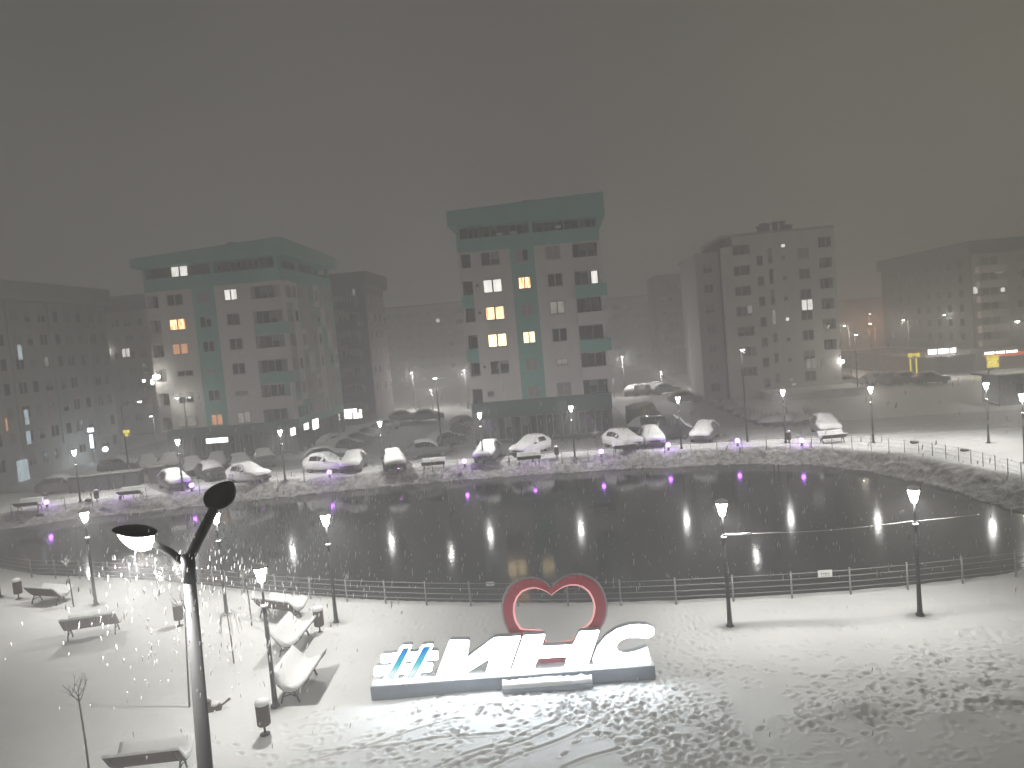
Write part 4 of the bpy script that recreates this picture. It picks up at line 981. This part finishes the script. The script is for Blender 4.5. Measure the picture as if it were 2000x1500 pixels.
# ------------------------------------------------------------------ cars under snow
def make_car(paint, van=False, partial=False):
    t_ = empty('parked_car')
    if van: st = [(-2.35,.45,1.0,1.85,.80,.70),(-2.25,.30,1.1,2.0,.88,.78),(-1.0,.28,1.1,2.05,.9,.8),(.6,.28,1.1,2.0,.9,.78),(1.15,.28,1.1,1.75,.9,.74),(1.6,.28,1.05,1.2,.88,.74),(2.1,.30,.95,1.05,.86,.72),(2.35,.42,.75,.85,.72,.6)]
    else: st = [(-2.12,.42,.80,.94,.74,.62),(-2.0,.30,.92,1.05,.82,.68),(-1.7,.27,.94,1.20,.86,.62),(-1.25,.27,.95,1.44,.88,.58),(-.3,.27,.95,1.50,.89,.60),(.22,.27,.95,1.43,.89,.57),(.88,.27,.93,1.02,.88,.72),(1.0,.27,.90,.99,.88,.76),(1.6,.28,.86,.94,.87,.74),(1.98,.32,.76,.86,.84,.68),(2.14,.40,.66,.72,.74,.60)]
    rings = []
    for x, zb, zt, zz, w1, w2 in st:
        rings.append([(x, -w1*.9, zb), (x, -w1, zb+.12), (x, -w1, zt), (x, -w2, zz-.04), (x, -w2*.8, zz), (x, w2*.8, zz), (x, w2, zz-.04), (x, w1, zt), (x, w1, zb+.12), (x, w1*.9, zb)])
    b = MB(); b.loft(rings); b.build('body', paint, t_, smooth=True)
    for s in (-1, 1):
        for xa_, xb_ in (((-1.9,-1.0),(-.9,.2),(.3,1.0)) if van else ((-1.25,-.35),(-.27,.55))):
            def wz(x):
                for (a, c) in zip(st[:-1], st[1:]):
                    if a[0] <= x <= c[0]: f_ = (x-a[0])/(c[0]-a[0]); return [a[i]+(c[i]-a[i])*f_ for i in range(6)]
            P = []
            for x, up in ((xa_, 0), (xb_, 0), (xb_, 1), (xa_, 1)):
                q_ = wz(x); f_ = .12 if not up else .82; yy = q_[4]+(q_[5]-q_[4])*f_; z_ = q_[2]+(q_[3]-.04-q_[2])*f_
                P.append((x, s*(yy+.012), z_))
            b = MB(); b.add(P+[(p_[0], p_[1]-s*.03, p_[2]) for p_ in P], [(0,1,2,3),(4,7,6,5),(0,4,5,1),(1,5,6,2),(2,6,7,3),(3,7,4,0)]); b.build('side_window', 'glass', t_)
    # snow on top
    sr = []
    rr_ = random.Random(9 if van else 2)
    for x, zb, zt, zz, w1, w2 in st:
        t2 = .10+rr_.uniform(-.015, .025); xx = x*1.015
        cab = zz > 1.1       # beside the cabin the snow stays on the roof and the glass shows
        a1, z1_ = (w2+.03, zz-.10) if cab else (w1+.02, zt-.03)
        sr.append([(xx, -a1, z1_), (xx, -a1+.0, z1_+.07), (xx, -w2-.01, zz+.03), (xx, -w2*.7, zz+t2), (xx, 0, zz+t2+.02), (xx, w2*.7, zz+t2), (xx, w2+.01, zz+.03), (xx, a1, z1_+.07), (xx, a1, z1_), (xx, 0, zz-.15)])
    if partial: sr = sr[3:7]
    b = MB(); b.loft(sr); b.build('snow_cover', 'snow', t_, smooth=True)
    for x in (-1.3, 1.35):
        for s in (-1, 1):
            b = MB(); b.tube([(x, s*.62, .31), (x, s*.85, .31)], .31, 16); wh = b.build('wheel', 'tyre', t_)
            b = MB(); b.tube([(x, s*.851, .31), (x, s*.865, .31)], .18, 12); b.build('rim', 'grey_metal', wh)
    for s in (-1, 1):
        b = MB(); zz = .72 if van else .60; b.rbox(2.0 if not van else 2.2, 2.14 if not van else 2.36, s*.56-.15, s*.56+.15, zz-.08, zz+.06, .02); b.build('headlight', 'grey_metal', t_)
    b = MB(); b.rbox(2.02 if not van else 2.25, 2.2 if not van else 2.42, -.74, .74, .30, .46, .03); b.build('bumper', 'black', t_)
    b = MB(); b.rbox(2.06 if not van else 2.3, 2.18 if not van else 2.40, -.40, .40, .48, .66, .02); b.build('grille', 'tyre', t_)
    b = MB(); b.rbox(-2.2 if not van else -2.42, -2.0 if not van else -2.2, -.74, .74, .34, .62, .03); b.build('rear_bumper', 'black', t_)
    for s in (-1, 1):
        b = MB(); b.rbox(.50, .66, s*1.0-.09, s*1.0+.09, .98, 1.10, .02); b.build('mirror', 'black', t_)
    return t_
prot = {}
def car(px_, face, label, kind='light', s=1.0, group='snow covered cars parked by the far street'):
    if kind not in prot:
        o = make_car({'light': 'carlight', 'dark': 'cardark', 'grey': 'cargrey', 'van': 'carlight', 'dvan': 'cardark', 'pale': 'snow'}[kind], 'van' in kind, kind in ('dark', 'dvan', 'grey')); prot[kind] = o
    else: o = copy_tree(prot[kind])
    o.location = at(*px_)
    front = isinstance(face, str)
    if front: face = math.degrees(math.atan2(o.location.y, o.location.x))+180+float(face[1:])     # 'f+n': nose towards the camera, turned n degrees, pushed back along the sight line
    if front: dv = Vector((o.location.x, o.location.y, 0)).normalized(); o.location += dv*1.5
    o.rotation_euler.z = R(face); o.scale = (s*1.06, s*1.14, s*1.18); return tag(o, label, 'car', group)
CARS = [
 ((126,962),15,'dark snow dusted car left of the containers','grey'),
 ((238,921),8,'dark roofed car behind the containers with a white far edge','light'),
 ((291,923),'f+4','white roofed car right behind the containers, seen end on','light'),
 ((334,920),'f-4','second white roofed car, left of the taller dark ones','light'),
 ((342,958),'f+14','pale car facing the pond behind the third purple globe','light'),
 ((378,930),'f+5','tall hatchback under snow just right of the long pale lamp','light'),
 ((413,940),'f+16','low dark car in front of the pair below the lit shop sign','dark'),
 ((427,920),'f-4','white roofed car directly below the lit shop sign','light'),
 ((471,924),'f+6','rounded snowy car right of the one below the lit shop sign','light'),
 ((518,914),'f+4','small dark car nearest the corner of the left block','grey'),
 ((487,946),'f+35','dim pale car behind the fourth purple globe','pale'),
 ((640,903),14,'dark sided car at the head of the row along the left kerb','light'),
 ((673,884),60,'second car in the row along the left kerb','light'),
 ((693,870),60,'third car in the row along the left kerb','light'),
 ((713,860),60,'fourth car in the row along the left kerb','light'),
 ((735,850),60,'fifth car in the row along the left kerb, below a lamp','light'),
 ((656,876),60,'car squeezed between the first two of the left kerb row','pale'),
 ((752,842),60,'sixth car in the row along the left kerb, just past a lamp','pale'),
 ((640,925),'f+50','flat white car behind the fifth purple globe','pale'),
 ((693,922),'f-12','pale car with a dark windscreen right of the flat white car','light'),
 ((771,920),'f+4','pale car facing the pond behind the sixth purple globe','light'),
 ((838,892),12,'broad car in the middle of the side street mouth','grey'),
 ((872,872),50,'second car in the middle row of the side street','light'),
 ((889,852),60,'bright white car third in the middle row','light'),
 ((908,838),60,'car last in the middle row, touching the tower','light'),
 ((790,824),10,'large snow mound of a car at the far end of the side street','light'),
 ((838,822),5,'faint car at the far end of the side street, right of the mound','light'),
 ((955,903),'f-14','pale car with dark windscreen by the left corner of the tower','light'),
 ((1038,892),'f-38','pale pickup shaped car behind the bench before the tower','pale'),
 ((1218,880),'f+35','pale car behind the bench right of the tower','pale'),
 ((1274,874),'f+8','snow plastered car seen end on right of the bench','pale'),
 ((1378,864),'f-14','cream roofed car facing the pond right of the dark van','light'),
 ((1258,828),55,'big bright white van right of the centre tower','van'),
 ((1268,845),40,'pale car beside the bright white van','light'),
 ((1305,858),2,'long dark van behind the tenth purple globe','dvan'),
 ((1340,787),5,'arched white car roof far behind the dark van','light'),
 ((1240,772),60,'faint car in the far row beyond the bright van','light'),
 ((1262,770),60,'second faint car in the far row beyond the bright van','grey'),
 ((1282,767),60,'third faint car in the far row beyond the bright van','light'),
 ((1302,769),10,'small car with a pale roof at the end of the far row','light'),
 ((1613,852),'f+12','pale car facing the pond behind the right bench','light'),
 ((1656,756),5,'low car at the foot of the slim lamp by the beige block','pale'),
 ((1718,750),8,'faint pale car in the open lot at the right','pale'),
 ((1746,750),4,'middle faint car of the open lot at the right','grey'),
 ((1772,749),4,'grey car of the open lot next to the dark ended one','grey'),
 ((1818,750),3,'dark car at the right end of the open lot','dark')]
for c_ in CARS: car(*c_)
# containers
def make_container():
    t_ = empty('waste_container')
    b = MB(); b.rbox(-.62, .62, -.5, .5, .14, 1.12, .04); b.build('body', 'bin', t_)
    b = MB(); b.add([(-.68,-.56,1.13),(.68,-.56,1.13),(.68,.56,1.28),(-.68,.56,1.28),(-.66,-.5,1.2),(.66,-.5,1.2),(.66,.5,1.36),(-.66,.5,1.36)], [(0,3,2,1),(4,5,6,7),(0,1,5,4),(1,2,6,5),(2,3,7,6),(3,0,4,7)]); b.build('lid', 'bin', t_)
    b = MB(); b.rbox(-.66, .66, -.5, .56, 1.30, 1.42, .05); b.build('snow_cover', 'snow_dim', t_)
    for x in (-.5, .5):
        b = MB(); b.tube([(x, -.40, .08), (x, -.34, .08)], .08, 10); b.build('wheel', 'tyre', t_)
    b = MB(); b.tube([(-.66,-.3,.9),(-.74,-.3,.9),(-.74,.3,.9),(-.66,.3,.9)], .02, 6); b.build('handle', 'grey_metal', t_)
    return t_
cp = make_container()
for i, (px_, lab) in enumerate([((155,961),'first waste container from the left behind the far path'),((180,959),'second waste container from the left'),((207,956),'third waste container from the left'),((235,953),'fourth waste container from the left, behind a white bench'),((264,950),'rightmost waste container of the row'),((311,944),'taller lone dark container between the row and the pale car')]):
    o = cp if i == 0 else copy_tree(cp); o.location = at(*px_); o.rotation_euler.z = R(2); o.scale = (1.12, 1.1, 1.18 if i < 5 else 1.3); tag(o, lab, 'container', 'waste containers behind the far path')
# ------------------------------------------------------------------ trees
def branch(b, p_, d, L, r_, depth, rg, droop=0):
    n = 3; pts = [p_]; q_ = Vector(p_); dd = Vector(d).normalized()
    for i in range(n):
        dd = (dd+Vector((rg.uniform(-.18,.18), rg.uniform(-.18,.18), .08-droop))).normalized(); q_ = q_+dd*(L/n); pts.append(tuple(q_))
    b.tube(pts, [r_*(1-.22*i) for i in range(n+1)], 5)
    if depth:
        for k in range(rg.choice((2, 3, 3))):
            i = rg.randint(1, n); a = rg.uniform(0, 6.28)
            branch(b, pts[i], dd+Vector((math.cos(a)*.8, math.sin(a)*.8, rg.uniform(0, .5))), L*rg.uniform(.45, .7), r_*.55, depth-1, rg, droop)
def sapling(px_, hgt, label, seed, crown=.7, snowy=False, xy=None):
    base = Vector(xy) if xy else at(*px_); rg = random.Random(seed)
    t_ = empty('sapling', base, 0, label, 'young tree', 'bare young trees on the near square')
    lean = (rg.uniform(-.04, .04), rg.uniform(-.04, .04)); tp = (lean[0]*hgt, lean[1]*hgt, hgt*(1-crown*.28))
    b = MB(); b.tube([(0,0,-.05), (tp[0]*.4+.02, tp[1]*.4, tp[2]*.5), tp], [.035, .028, .02], 7); b.build('trunk', 'bark', t_, smooth=True)
    b = MB()
    for k in range(6):
        a = k*1.05+rg.uniform(-.2, .2); branch(b, (tp[0], tp[1], tp[2]-rg.uniform(0, .25)), (math.cos(a)*.75, math.sin(a)*.75, 1), crown*rg.uniform(.5, .75), .014, 2, rg)
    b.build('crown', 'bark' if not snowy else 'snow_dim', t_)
sapling((178,1540), 3.35, 'bare young tree at lower left standing alone in the snow', 1, .75)
sapling((370,1382), 4.3, 'thin bare tree hugging the left side of the tall grey pole', 2, .8)
sapling((492,1223), 2.7, 'thin young tree with a frosted tip left of the half turned bench', 3, .55, True)
sapling((144,1186), 2.55, 'thin young tree with a frosted tip left of the left park lamp', 4, .55, True)
base = at(457, 1296); t_ = empty('weeping_tree', base, 0, 'small leaning tree with drooping snowy branches right of the grey pole', 'young tree')
b = MB(); tp = onY(444, 1202, base.y)-base; b.tube([(0,0,-.05), tuple(tp*.5+Vector((.02,0,0))), tuple(tp)], [.03,.026,.022], 7); b.build('trunk', 'bark', t_, smooth=True)
b = MB()
for a in (0.05, .5, 2.7, 3.15, 3.9, 5.6): 
    r_ = .30+.08*math.sin(a*3); c_, s_2 = math.cos(a), math.sin(a)
    b.tube([tuple(tp), tuple(tp+Vector((c_*r_*.5, s_2*r_*.5, .10))), tuple(tp+Vector((c_*r_*.9, s_2*r_*.9, -.02))), tuple(tp+Vector((c_*r_*1.1, s_2*r_*1.1, -.35))), tuple(tp+Vector((c_*r_*1.2, s_2*r_*1.2, -.75)))], [.018,.02,.018,.014,.008], 5)
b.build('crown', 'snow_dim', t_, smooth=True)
# far small trees
sm = at(594, 941)
for px_, h, lab in [((596,943),1.6,'tiny round snowy tree between the far lamp and the low white car'),((1048,880),1.9,'tiny snowy tree behind the bench before the centre tower'),((1165,872),1.7,'tiny snowy tree at the right foot of the centre tower')]:
    bp = at(*px_); t_ = empty('small_tree', bp, 0, lab, 'young tree', 'small clipped trees on the far path'); b = MB(); b.tube([(0,0,0),(0,0,h*.8)], .025, 6); b.build('trunk', 'bark', t_)
    b = MB(); rg = random.Random(int(px_[0]))
    for k in range(26):
        v = Vector((rg.gauss(0,1), rg.gauss(0,1), rg.gauss(0,1))).normalized()*rg.uniform(.08,.24); branch(b, (0,0,h*.8), v, .3, .018, 1, rg)
    b.build('crown', 'snow', t_)
# hedge bushes
def make_bush(seed):
    rg = random.Random(seed); t_ = empty('bush'); b = MB()
    for k in range(70):
        a = rg.uniform(0, 6.28); branch(b, (math.cos(a)*.15, math.sin(a)*.15, 0), (math.cos(a)*rg.uniform(.1,1.2), math.sin(a)*rg.uniform(.1,1.2), rg.uniform(.6,1.2)), rg.uniform(.7,1.15), .03, 1, rg)
    b.build('twigs', 'bush', t_)
    b = MB(); rings = []
    for i in range(7):
        t = i/6; rr = .95*math.cos(t*1.45)
        rings.append([(rr*math.cos(q_)*(1+.16*rg.uniform(-1,1)), rr*math.sin(q_)*(1+.16*rg.uniform(-1,1)), .55+.62*math.sin(t*1.5)+.05*rg.uniform(-1,1)) for q_ in np.linspace(0, 6.283, 15)[:-1]])
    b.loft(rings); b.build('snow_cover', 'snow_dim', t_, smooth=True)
    return t_
bu = [make_bush(1), make_bush(2)]; k = 0
BL = ['first at the upper left end','second','third','fourth','fifth','sixth, at the low bend','seventh','eighth','ninth','tenth','last, next to the pale car']
for i, px_ in enumerate([(1412,801),(1429,808),(1446,816),(1463,824),(1480,830),(1498,833),(1516,833),(1534,833),(1551,831),(1567,829),(1583,826)]):
    o = bu[i] if i < 2 else copy_tree(bu[i % 2]); o.location = at(*px_); o.rotation_euler.z = i*1.3; o.scale = (1.0, 1.0, 1.0+.15*math.sin(i*2.1)); tag(o, 'snowy rounded bush in the hedge before the beige block, '+BL[i], 'bush', 'hedge bushes before the beige block')
# ------------------------------------------------------------------ signs and small things
def lightbox(name, P, sx, sz, m, label, cat='sign', side=None, rot=0, group=None, lett=None):
    t_ = empty(name, P, rot, label, cat, group)
    b = MB(); b.rbox(-sx/2, sx/2, .0, .18, -sz/2, sz/2, .02); b.build('housing', 'mid', t_)
    b = MB()
    if lett:
        for (a, c, d, e_) in lett: b.rbox(-sx/2+a*sx, -sx/2+c*sx, -.05, -.002, -sz/2+d*sz, -sz/2+e_*sz, .01)
    else: b.rbox(-sx/2+.03, sx/2-.03, -.05, -.002, -sz/2+.03, sz/2-.03, .02)
    b.build('light_panel', m, t_)
    return t_
GS = 'lit shop signs on the blocks'
lightbox('shop_sign', onY(424, 860, 83.6), 2.7, .62, 'shopw', 'bright white elongated shop sign under the left corner block', group=GS)
for px_, w_, h_, lab in [((572,843),1.5,.9,'first white sign round the corner on the side wall'),((598,833),1.6,.8,'second white sign on the side wall, small and hooked'),((616,828),2.2,1.3,'third and tallest white sign on the side wall')]:
    q = onX(px_[0], px_[1], XS+.3); lightbox('shop_sign', q, w_, h_, 'shopw', lab, rot=R(90), group=GS)
q = onY(690, 808, 104.5); lightbox('shop_sign', q, 2.6, 1.5, 'shopw', 'big white sign with a frame of small squares before the brown slab', group=GS, lett=[(0,.72,.6,.98),(0,.12,.1,.55),(.16,.42,.05,.55),(.50,.62,.30,.55),(.66,.80,.30,.55),(.84,.98,.05,.85),(.50,.62,.02,.22),(.66,.80,.02,.22)])
q = onY(666, 815, 103.5); lightbox('shop_sign', q, .9, 1.0, 'white', 'small dotted white sign left of the big framed sign', group=GS, lett=[(0,.4,.55,1),(.5,1,.6,.95),(.1,.5,.05,.4),(.6,.9,.0,.45)])
q = onY(366, 823, 83.7); lightbox('window_sign', q, 2.1, 1.2, 'soft', 'pale lit double panel behind the pale street lamp', group=GS, lett=[(.02,.46,.05,.95),(.54,.98,.05,.95)])
def pole_sign(px_, head, w_, h_, m, label, lett=None):
    B = at(*px_); hq = onY(head[0], head[1], B.y); t_ = lightbox('pole_sign', Vector((hq.x, B.y, hq.z)), w_, h_, m, label, group=None, lett=lett)
    b = MB(); b.tube([(0, .09, -hq.z), (0, .09, -h_/2)], .06, 8); b.build('pole', 'black', t_); return t_
t_ = pole_sign((180,912), (179,862), .5, 1.7, 'shopb', 'glowing white pharmacy style pylon left of the side road')
b = MB(); b.rbox(-.35, .35, -.06, .15, 1.15, 1.65, .03); b.build('top_light', 'shopb', t_)
P = at(209, 905); hq = onY(209, 877, P.y)
t_ = empty('floodlight', (P.x, P.y, 0), 0, 'low blue white floodlight ball right of the glowing pylon', 'lamp'); b = MB(); b.tube([(0,0,0),(0,0,hq.z-.3)], .05, 8); b.build('post', 'black', t_); b = MB(); b.ball((0,0,hq.z), .34, 16); b.build('lamp', glow('floodlight_glass', (.85,.95,1), 12, .5), t_, smooth=True)
plight('flood_bulb', (0,0,hq.z), 700, (.7,.88,1), .2, t_)
S5 = at(255, 945); q = onY(247, 846, S5.y-.15)
lightbox('traffic_sign', q, .62, .62, 'shopy', 'small yellow traffic sign on the long armed lamp pole', lett=[(.0,.42,.5,1),(.55,1,.5,1),(.3,.7,.0,.42)]).rotation_euler.z = 0
q = onY(1785, 695, 113); ys_ = lightbox('shop_sign', q, 1.7, .8, 'shopy', 'yellow sign on legs farthest left at the far right block', group=GS, lett=[(0,.35,.3,1),(.4,.6,.55,.95),(.65,1,.3,1)])
b = MB(); [b.box(q.x+dx-.07, q.x+dx+.07, 113.05, 113.2, 0, q.z-.4) for dx in (-.5, .35)]; bb = b.build('leg', 'shopy', ys_); bb.location = -q
q = onY(1840, 686, 112.3); lightbox('shop_sign', q, 4.0, .85, 'shopw', 'row of white sign letters on the canopy between the yellow signs', group=GS, lett=[(0,.3,.1,.95),(.36,.66,.1,.95),(.7,.74,.15,.9),(.8,.98,.1,.9)])
plight('sign_glow', (q.x, q.y-2.5, q.z-.6), 500, (1,1,1), .3)
q = onY(1960, 692, 112.3); lightbox('shop_sign', q, 5.6, .6, 'shopr', 'long red and white fascia sign at the right edge', group=GS)
q = onY(1955, 688, 112.1); lightbox('shop_sign', q, 4.6, .4, 'shopw', 'white letters in front of the red fascia at the right edge', group=GS, lett=[(0,.3,0,1),(.34,.62,.05,1),(.66,1,.05,1)])
q = onY(1939, 706, 108); t_ = lightbox('shop_sign', q, 1.6, 1.7, 'shopy', 'large yellow standing sign below the red fascia', group=GS, lett=[(0,1,.62,1),(.1,.85,.35,.56),(0,.35,0,.28),(.5,1,0,.3)])
b = MB(); b.box(-.08, .08, .0, .15, -q.z, -.86); b.build('pole', 'black', t_)
plight('sign_bulb', (0, -1.2, 0), 300, (1,.85,.3), .3, t_)
q = onY(1371, 748, 128); t_ = lightbox('shop_sign', q, .9, 1.9, 'shopb', 'white oval lit sign among the distant blocks right of the tower', group=GS)
q = onY(1645, 706, 102.6); t_ = empty('wall_lamp', q, 0, 'bright white lamp on the right corner of the beige block', 'lamp'); b = MB(); b.box(-.05,.05,.1,.45,-.05,.05); b.build('bracket','black',t_); b = MB(); b.ball((0,0,0), .3, 14); b.build('lamp','lantern_far',t_,smooth=True); plight('bulb',(0,0,0),90,(1,.97,.95),.15,t_)
q = onY(304, 738, 83.2); t_ = empty('wall_lamp', q, 0, 'pair of bright lamps on the left balconies of the corner block', 'lamp'); b = MB(); b.box(.2,.3,.1,.8,-.05,.05); b.build('bracket','black',t_); b = MB(); b.ball((.1,0,.1), .38, 14, (1.1,1,.8)); b.build('lamp','lantern_far',t_,smooth=True); b = MB(); b.ball((-.45,0,-.45), .22, 12, (.7,1,1.6)); b.build('lamp','lantern_far',t_,smooth=True); plight('bulb',(0,-.4,0),50,(1,.95,.88),.2,t_)
q = onY(281, 744, 83.3); t_ = empty('wall_lamp', q, 0, 'single small round lamp left of the bright pair on the corner block', 'lamp'); b = MB(); b.box(-.04,.04,.1,.8,-.04,.04); b.build('bracket','black',t_); b = MB(); b.ball((0,0,0), .17, 12); b.build('lamp','lantern_far',t_,smooth=True)
q = onY(210, 686, 123.4); t_ = empty('wall_lamp', q, 0, 'small round lamp on the hazy grey block between two lit windows', 'lamp'); b = MB(); b.box(-.05,.05,.1,.6,-.05,.05); b.build('bracket','black',t_); b = MB(); b.ball((0,0,0), .26, 12); b.build('lamp','lantern_far',t_,smooth=True)
# round sign right of the tower
B = at(1356, 846); q = onY(1353, 808, B.y); t_ = empty('round_sign', (B.x, B.y, 0), 0, 'dark round traffic sign seen from behind above the cream roofed car', 'sign')
b = MB(); b.tube([(0,0,0),(0,0,q.z+.3)], .03, 8); b.build('pole','grey_metal',t_); b = MB(); b.tube([(0,-.06,q.z),(0,-.04,q.z)], .33, 20); b.build('disc','brown',t_)
# garland between the right lamps
G = [onY(1411, 1044, pl['L6'].y), onY(1466, 1042, pl['L6'].y-.05)]; g2 = onY(1781, 1018, pl['L7'].y); g3 = onY(1911, 1005, pl['L7'].y+.3)
t_ = empty('garland', pl['L6'], 0, 'snowy cable garland strung between the two right park lamps', 'garland'); o0 = pl['L6']
b = MB(); b.tube([tuple(G[0]-o0), tuple(G[0]*.5+G[1]*.5-o0-Vector((0,0,.02))), tuple(G[1]-o0)], .045, 8); b.build('wrapped_end', 'snow', t_, smooth=True)
b = MB(); pts = [tuple(G[1]-o0)]+[tuple(G[1]+(g2-G[1])*k/8-Vector((0,0,.10*math.sin(math.pi*k/8)))-o0) for k in range(1,9)]; b.tube(pts, .013, 6)
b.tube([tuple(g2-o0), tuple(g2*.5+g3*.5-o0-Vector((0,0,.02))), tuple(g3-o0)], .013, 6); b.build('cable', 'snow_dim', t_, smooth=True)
for k in range(0, 9, 2):
    b = MB(); b.ball(pts[k], .035, 8); b.build('bulb', 'snow', t_, smooth=True)
b = MB(); b.ball(tuple(g3-o0), .04, 8); b.build('bulb', 'snow', t_, smooth=True)
# kiosk at the right edge
K0 = at(1962, 792); t_ = empty('kiosk', K0, 0, 'dark flat roofed kiosk with snow on top at the right edge', 'kiosk')
b = MB(); b.rbox(0, 7, 0, 4, 0, 3.0, .04); b.build('body', 'kiosk', t_)
b = MB(); b.rbox(-.9, 7.4, -.6, 4.4, 3.0, 3.16, .03); b.build('roof', 'brown', t_); b = MB(); b.rbox(-.92, 7.4, -.62, 4.4, 3.162, 3.34, .06); b.build('snow_cover', 'snow', t_)
b = MB(); b.tube([(-.8,-.5,0),(-.75,-.5,1.6),(-.8,-.5,3.0)], .06, 8); b.build('post', 'black', t_)
b = MB(); b.rbox(1.2,2.6,-.04,-.003,.9,2.1,.01); b.build('window','glass',t_)
# dark half buried object near the tall lamp
P = at(420, 1388); t_ = empty('spring_seat', P, R(20), 'small dark wedge shaped seat half buried in snow right of the tall pole', 'play equipment')
b = MB(); b.prism([(-.20,-.05),(-.20,.42),(-.12,.36),(0,.16),(.14,.20),(.24,.10),(.16,-.05)], lambda u, v, w_: (u, -.1+w_, v), .2); b.build('body', 'wood', t_)
b = MB(); b.tube([(.22,0,.14),(.36,0,.22),(.50,0,.31)], [.03,.035,.04], 8); b.build('handle', 'wood', t_)
b = MB(); b.ball((0.0,0,.24), .17, 12, (.9,.9,.5)); b.build('snow_cover', 'snow', t_, smooth=True)
# dark blocks on the far path at left and right
for px_, lab in [((78,1008),'small dark tilted box on the bank under the first purple globe'),((1785,866),'left one of two small dark stones on the right path'),((1884,882),'right one of two small dark stones on the right path'),((173,979),'dark flat thing by the far litter bin at the left')]:
    P = at(*px_); b = MB(); b.rbox(-.28,.28,-.2,.2,0,.22,.05); o = b.build('stone','black',loc=(P.x,P.y,P.z-.02)); o.rotation_euler = (.1,.1,.4); tag(o, lab, 'stone')
# two geese-like stakes at the far shore and a floating plank
for px_, lab in [((1512,922),'left wooden stake at the far waterline'),((1521,922),'right wooden stake at the far waterline')]:
    P = at(px_[0], px_[1], WZ); b = MB(); b.tube([(0,0,-.5),(.02,0,.35),(.0,0,.62)], [.05,.045,.035], 7); o = b.build('stake','bark',loc=tuple(P)); tag(o, lab, 'stake')
P = at(1172, 988, WZ); b = MB(); b.rbox(-.75,.75,-.08,.08,-.02,.05,.02); b.tube([(-.65,0,.04),(-.65,0,.14)], .03, 6); o = b.build('floating_plank','bark',loc=tuple(P)); o.rotation_euler.z = R(3); tag(o, 'short dark plank floating on the pond', 'plank')
# ------------------------------------------------------------------ falling snow
rg = np.random.default_rng(11); V_ = []; F_ = []
def flake(p_, L, r_, tilt):  # flakes stretched lengthwise after the snow streaks in the image
    b0 = len(V_); d = Vector((tilt[0], tilt[1], 1)).normalized(); a = d.orthogonal().normalized(); c = d.cross(a)
    V_.append(tuple(p_-d*L/2))
    for s in (-.22, .25):
        for k in range(4):
            q_ = a*math.cos(k*math.pi/2)+c*math.sin(k*math.pi/2); V_.append(tuple(p_+d*(L*s)+q_*r_))
    V_.append(tuple(p_+d*L/2))
    for k in range(4):
        j = (k+1) % 4; F_.append((b0, b0+1+j, b0+1+k)); F_.append((b0+1+k, b0+1+j, b0+5+j, b0+5+k)); F_.append((b0+5+k, b0+5+j, b0+9))
hd = HEAD
for i in range(820):
    p_ = Vector((hd.x+.75+rg.normal(0, 1.05), hd.y+rg.uniform(-.8, 4.0), hd.z-.1-abs(rg.normal(0, 1.15))))
    if (p_-CAM).length < 5: continue
    flake(p_, rg.uniform(.05, .115), rg.uniform(.0045, .0085), (rg.normal(.15, .10), rg.normal(0, .1)))
for i in range(9000):
    Y_ = 7+38*rg.random()**1.8
    p_ = Vector((rg.uniform(-.75, .75)*Y_, Y_, rg.uniform(.3, 14)))
    if p_.z > 11.2 or (p_.z < 11.5-.36*Y_ and rg.random() < .9): continue      # flakes seen from the camera over sky or square are mostly dropped
    flake(p_, rg.uniform(.04, .09), rg.uniform(.003, .006), (rg.normal(.14, .10), rg.normal(0, .1)))
me = bpy.data.meshes.new('falling_snow'); me.from_pydata(V_, [], F_); me.polygons.foreach_set('use_smooth', [True]*len(me.polygons)); fm = mat('snowflake', (.9,.9,.88), .6, (30,.05)); me.materials.append(fm)
t = fm.node_tree; tl = N(t, 'ShaderNodeBsdfTranslucent'); tl.inputs[0].default_value = (.95,.95,.94,1); ms = N(t, 'ShaderNodeMixShader'); ms.inputs[0].default_value = .5
oo = t.nodes['Material Output']; t.links.new(t.nodes['Principled BSDF'].outputs[0], ms.inputs[1]); t.links.new(tl.outputs[0], ms.inputs[2]); t.links.new(ms.outputs[0], oo.inputs[0])
o = bpy.data.objects.new('falling_snow', me); COL.objects.link(o); tag(o, 'white flakes falling through the air', 'snow', kind='stuff')
# ------------------------------------------------------------------ haze
hz = bpy.data.materials.new('haze'); hz.use_nodes = True; t = hz.node_tree; t.nodes.clear()
o_ = N(t, 'ShaderNodeOutputMaterial'); v = N(t, 'ShaderNodeVolumePrincipled'); v.inputs['Color'].default_value = (.97, .965, .965, 1); v.inputs['Density'].default_value = .0084; v.inputs['Anisotropy'].default_value = 0.25
t.links.new(v.outputs[0], o_.inputs['Volume'])
b = MB(); b.box(-130, 150, -8, 240, -4.2, 30); o = b.build('haze', hz); tag(o, 'snowy night haze', 'haze', kind='stuff')
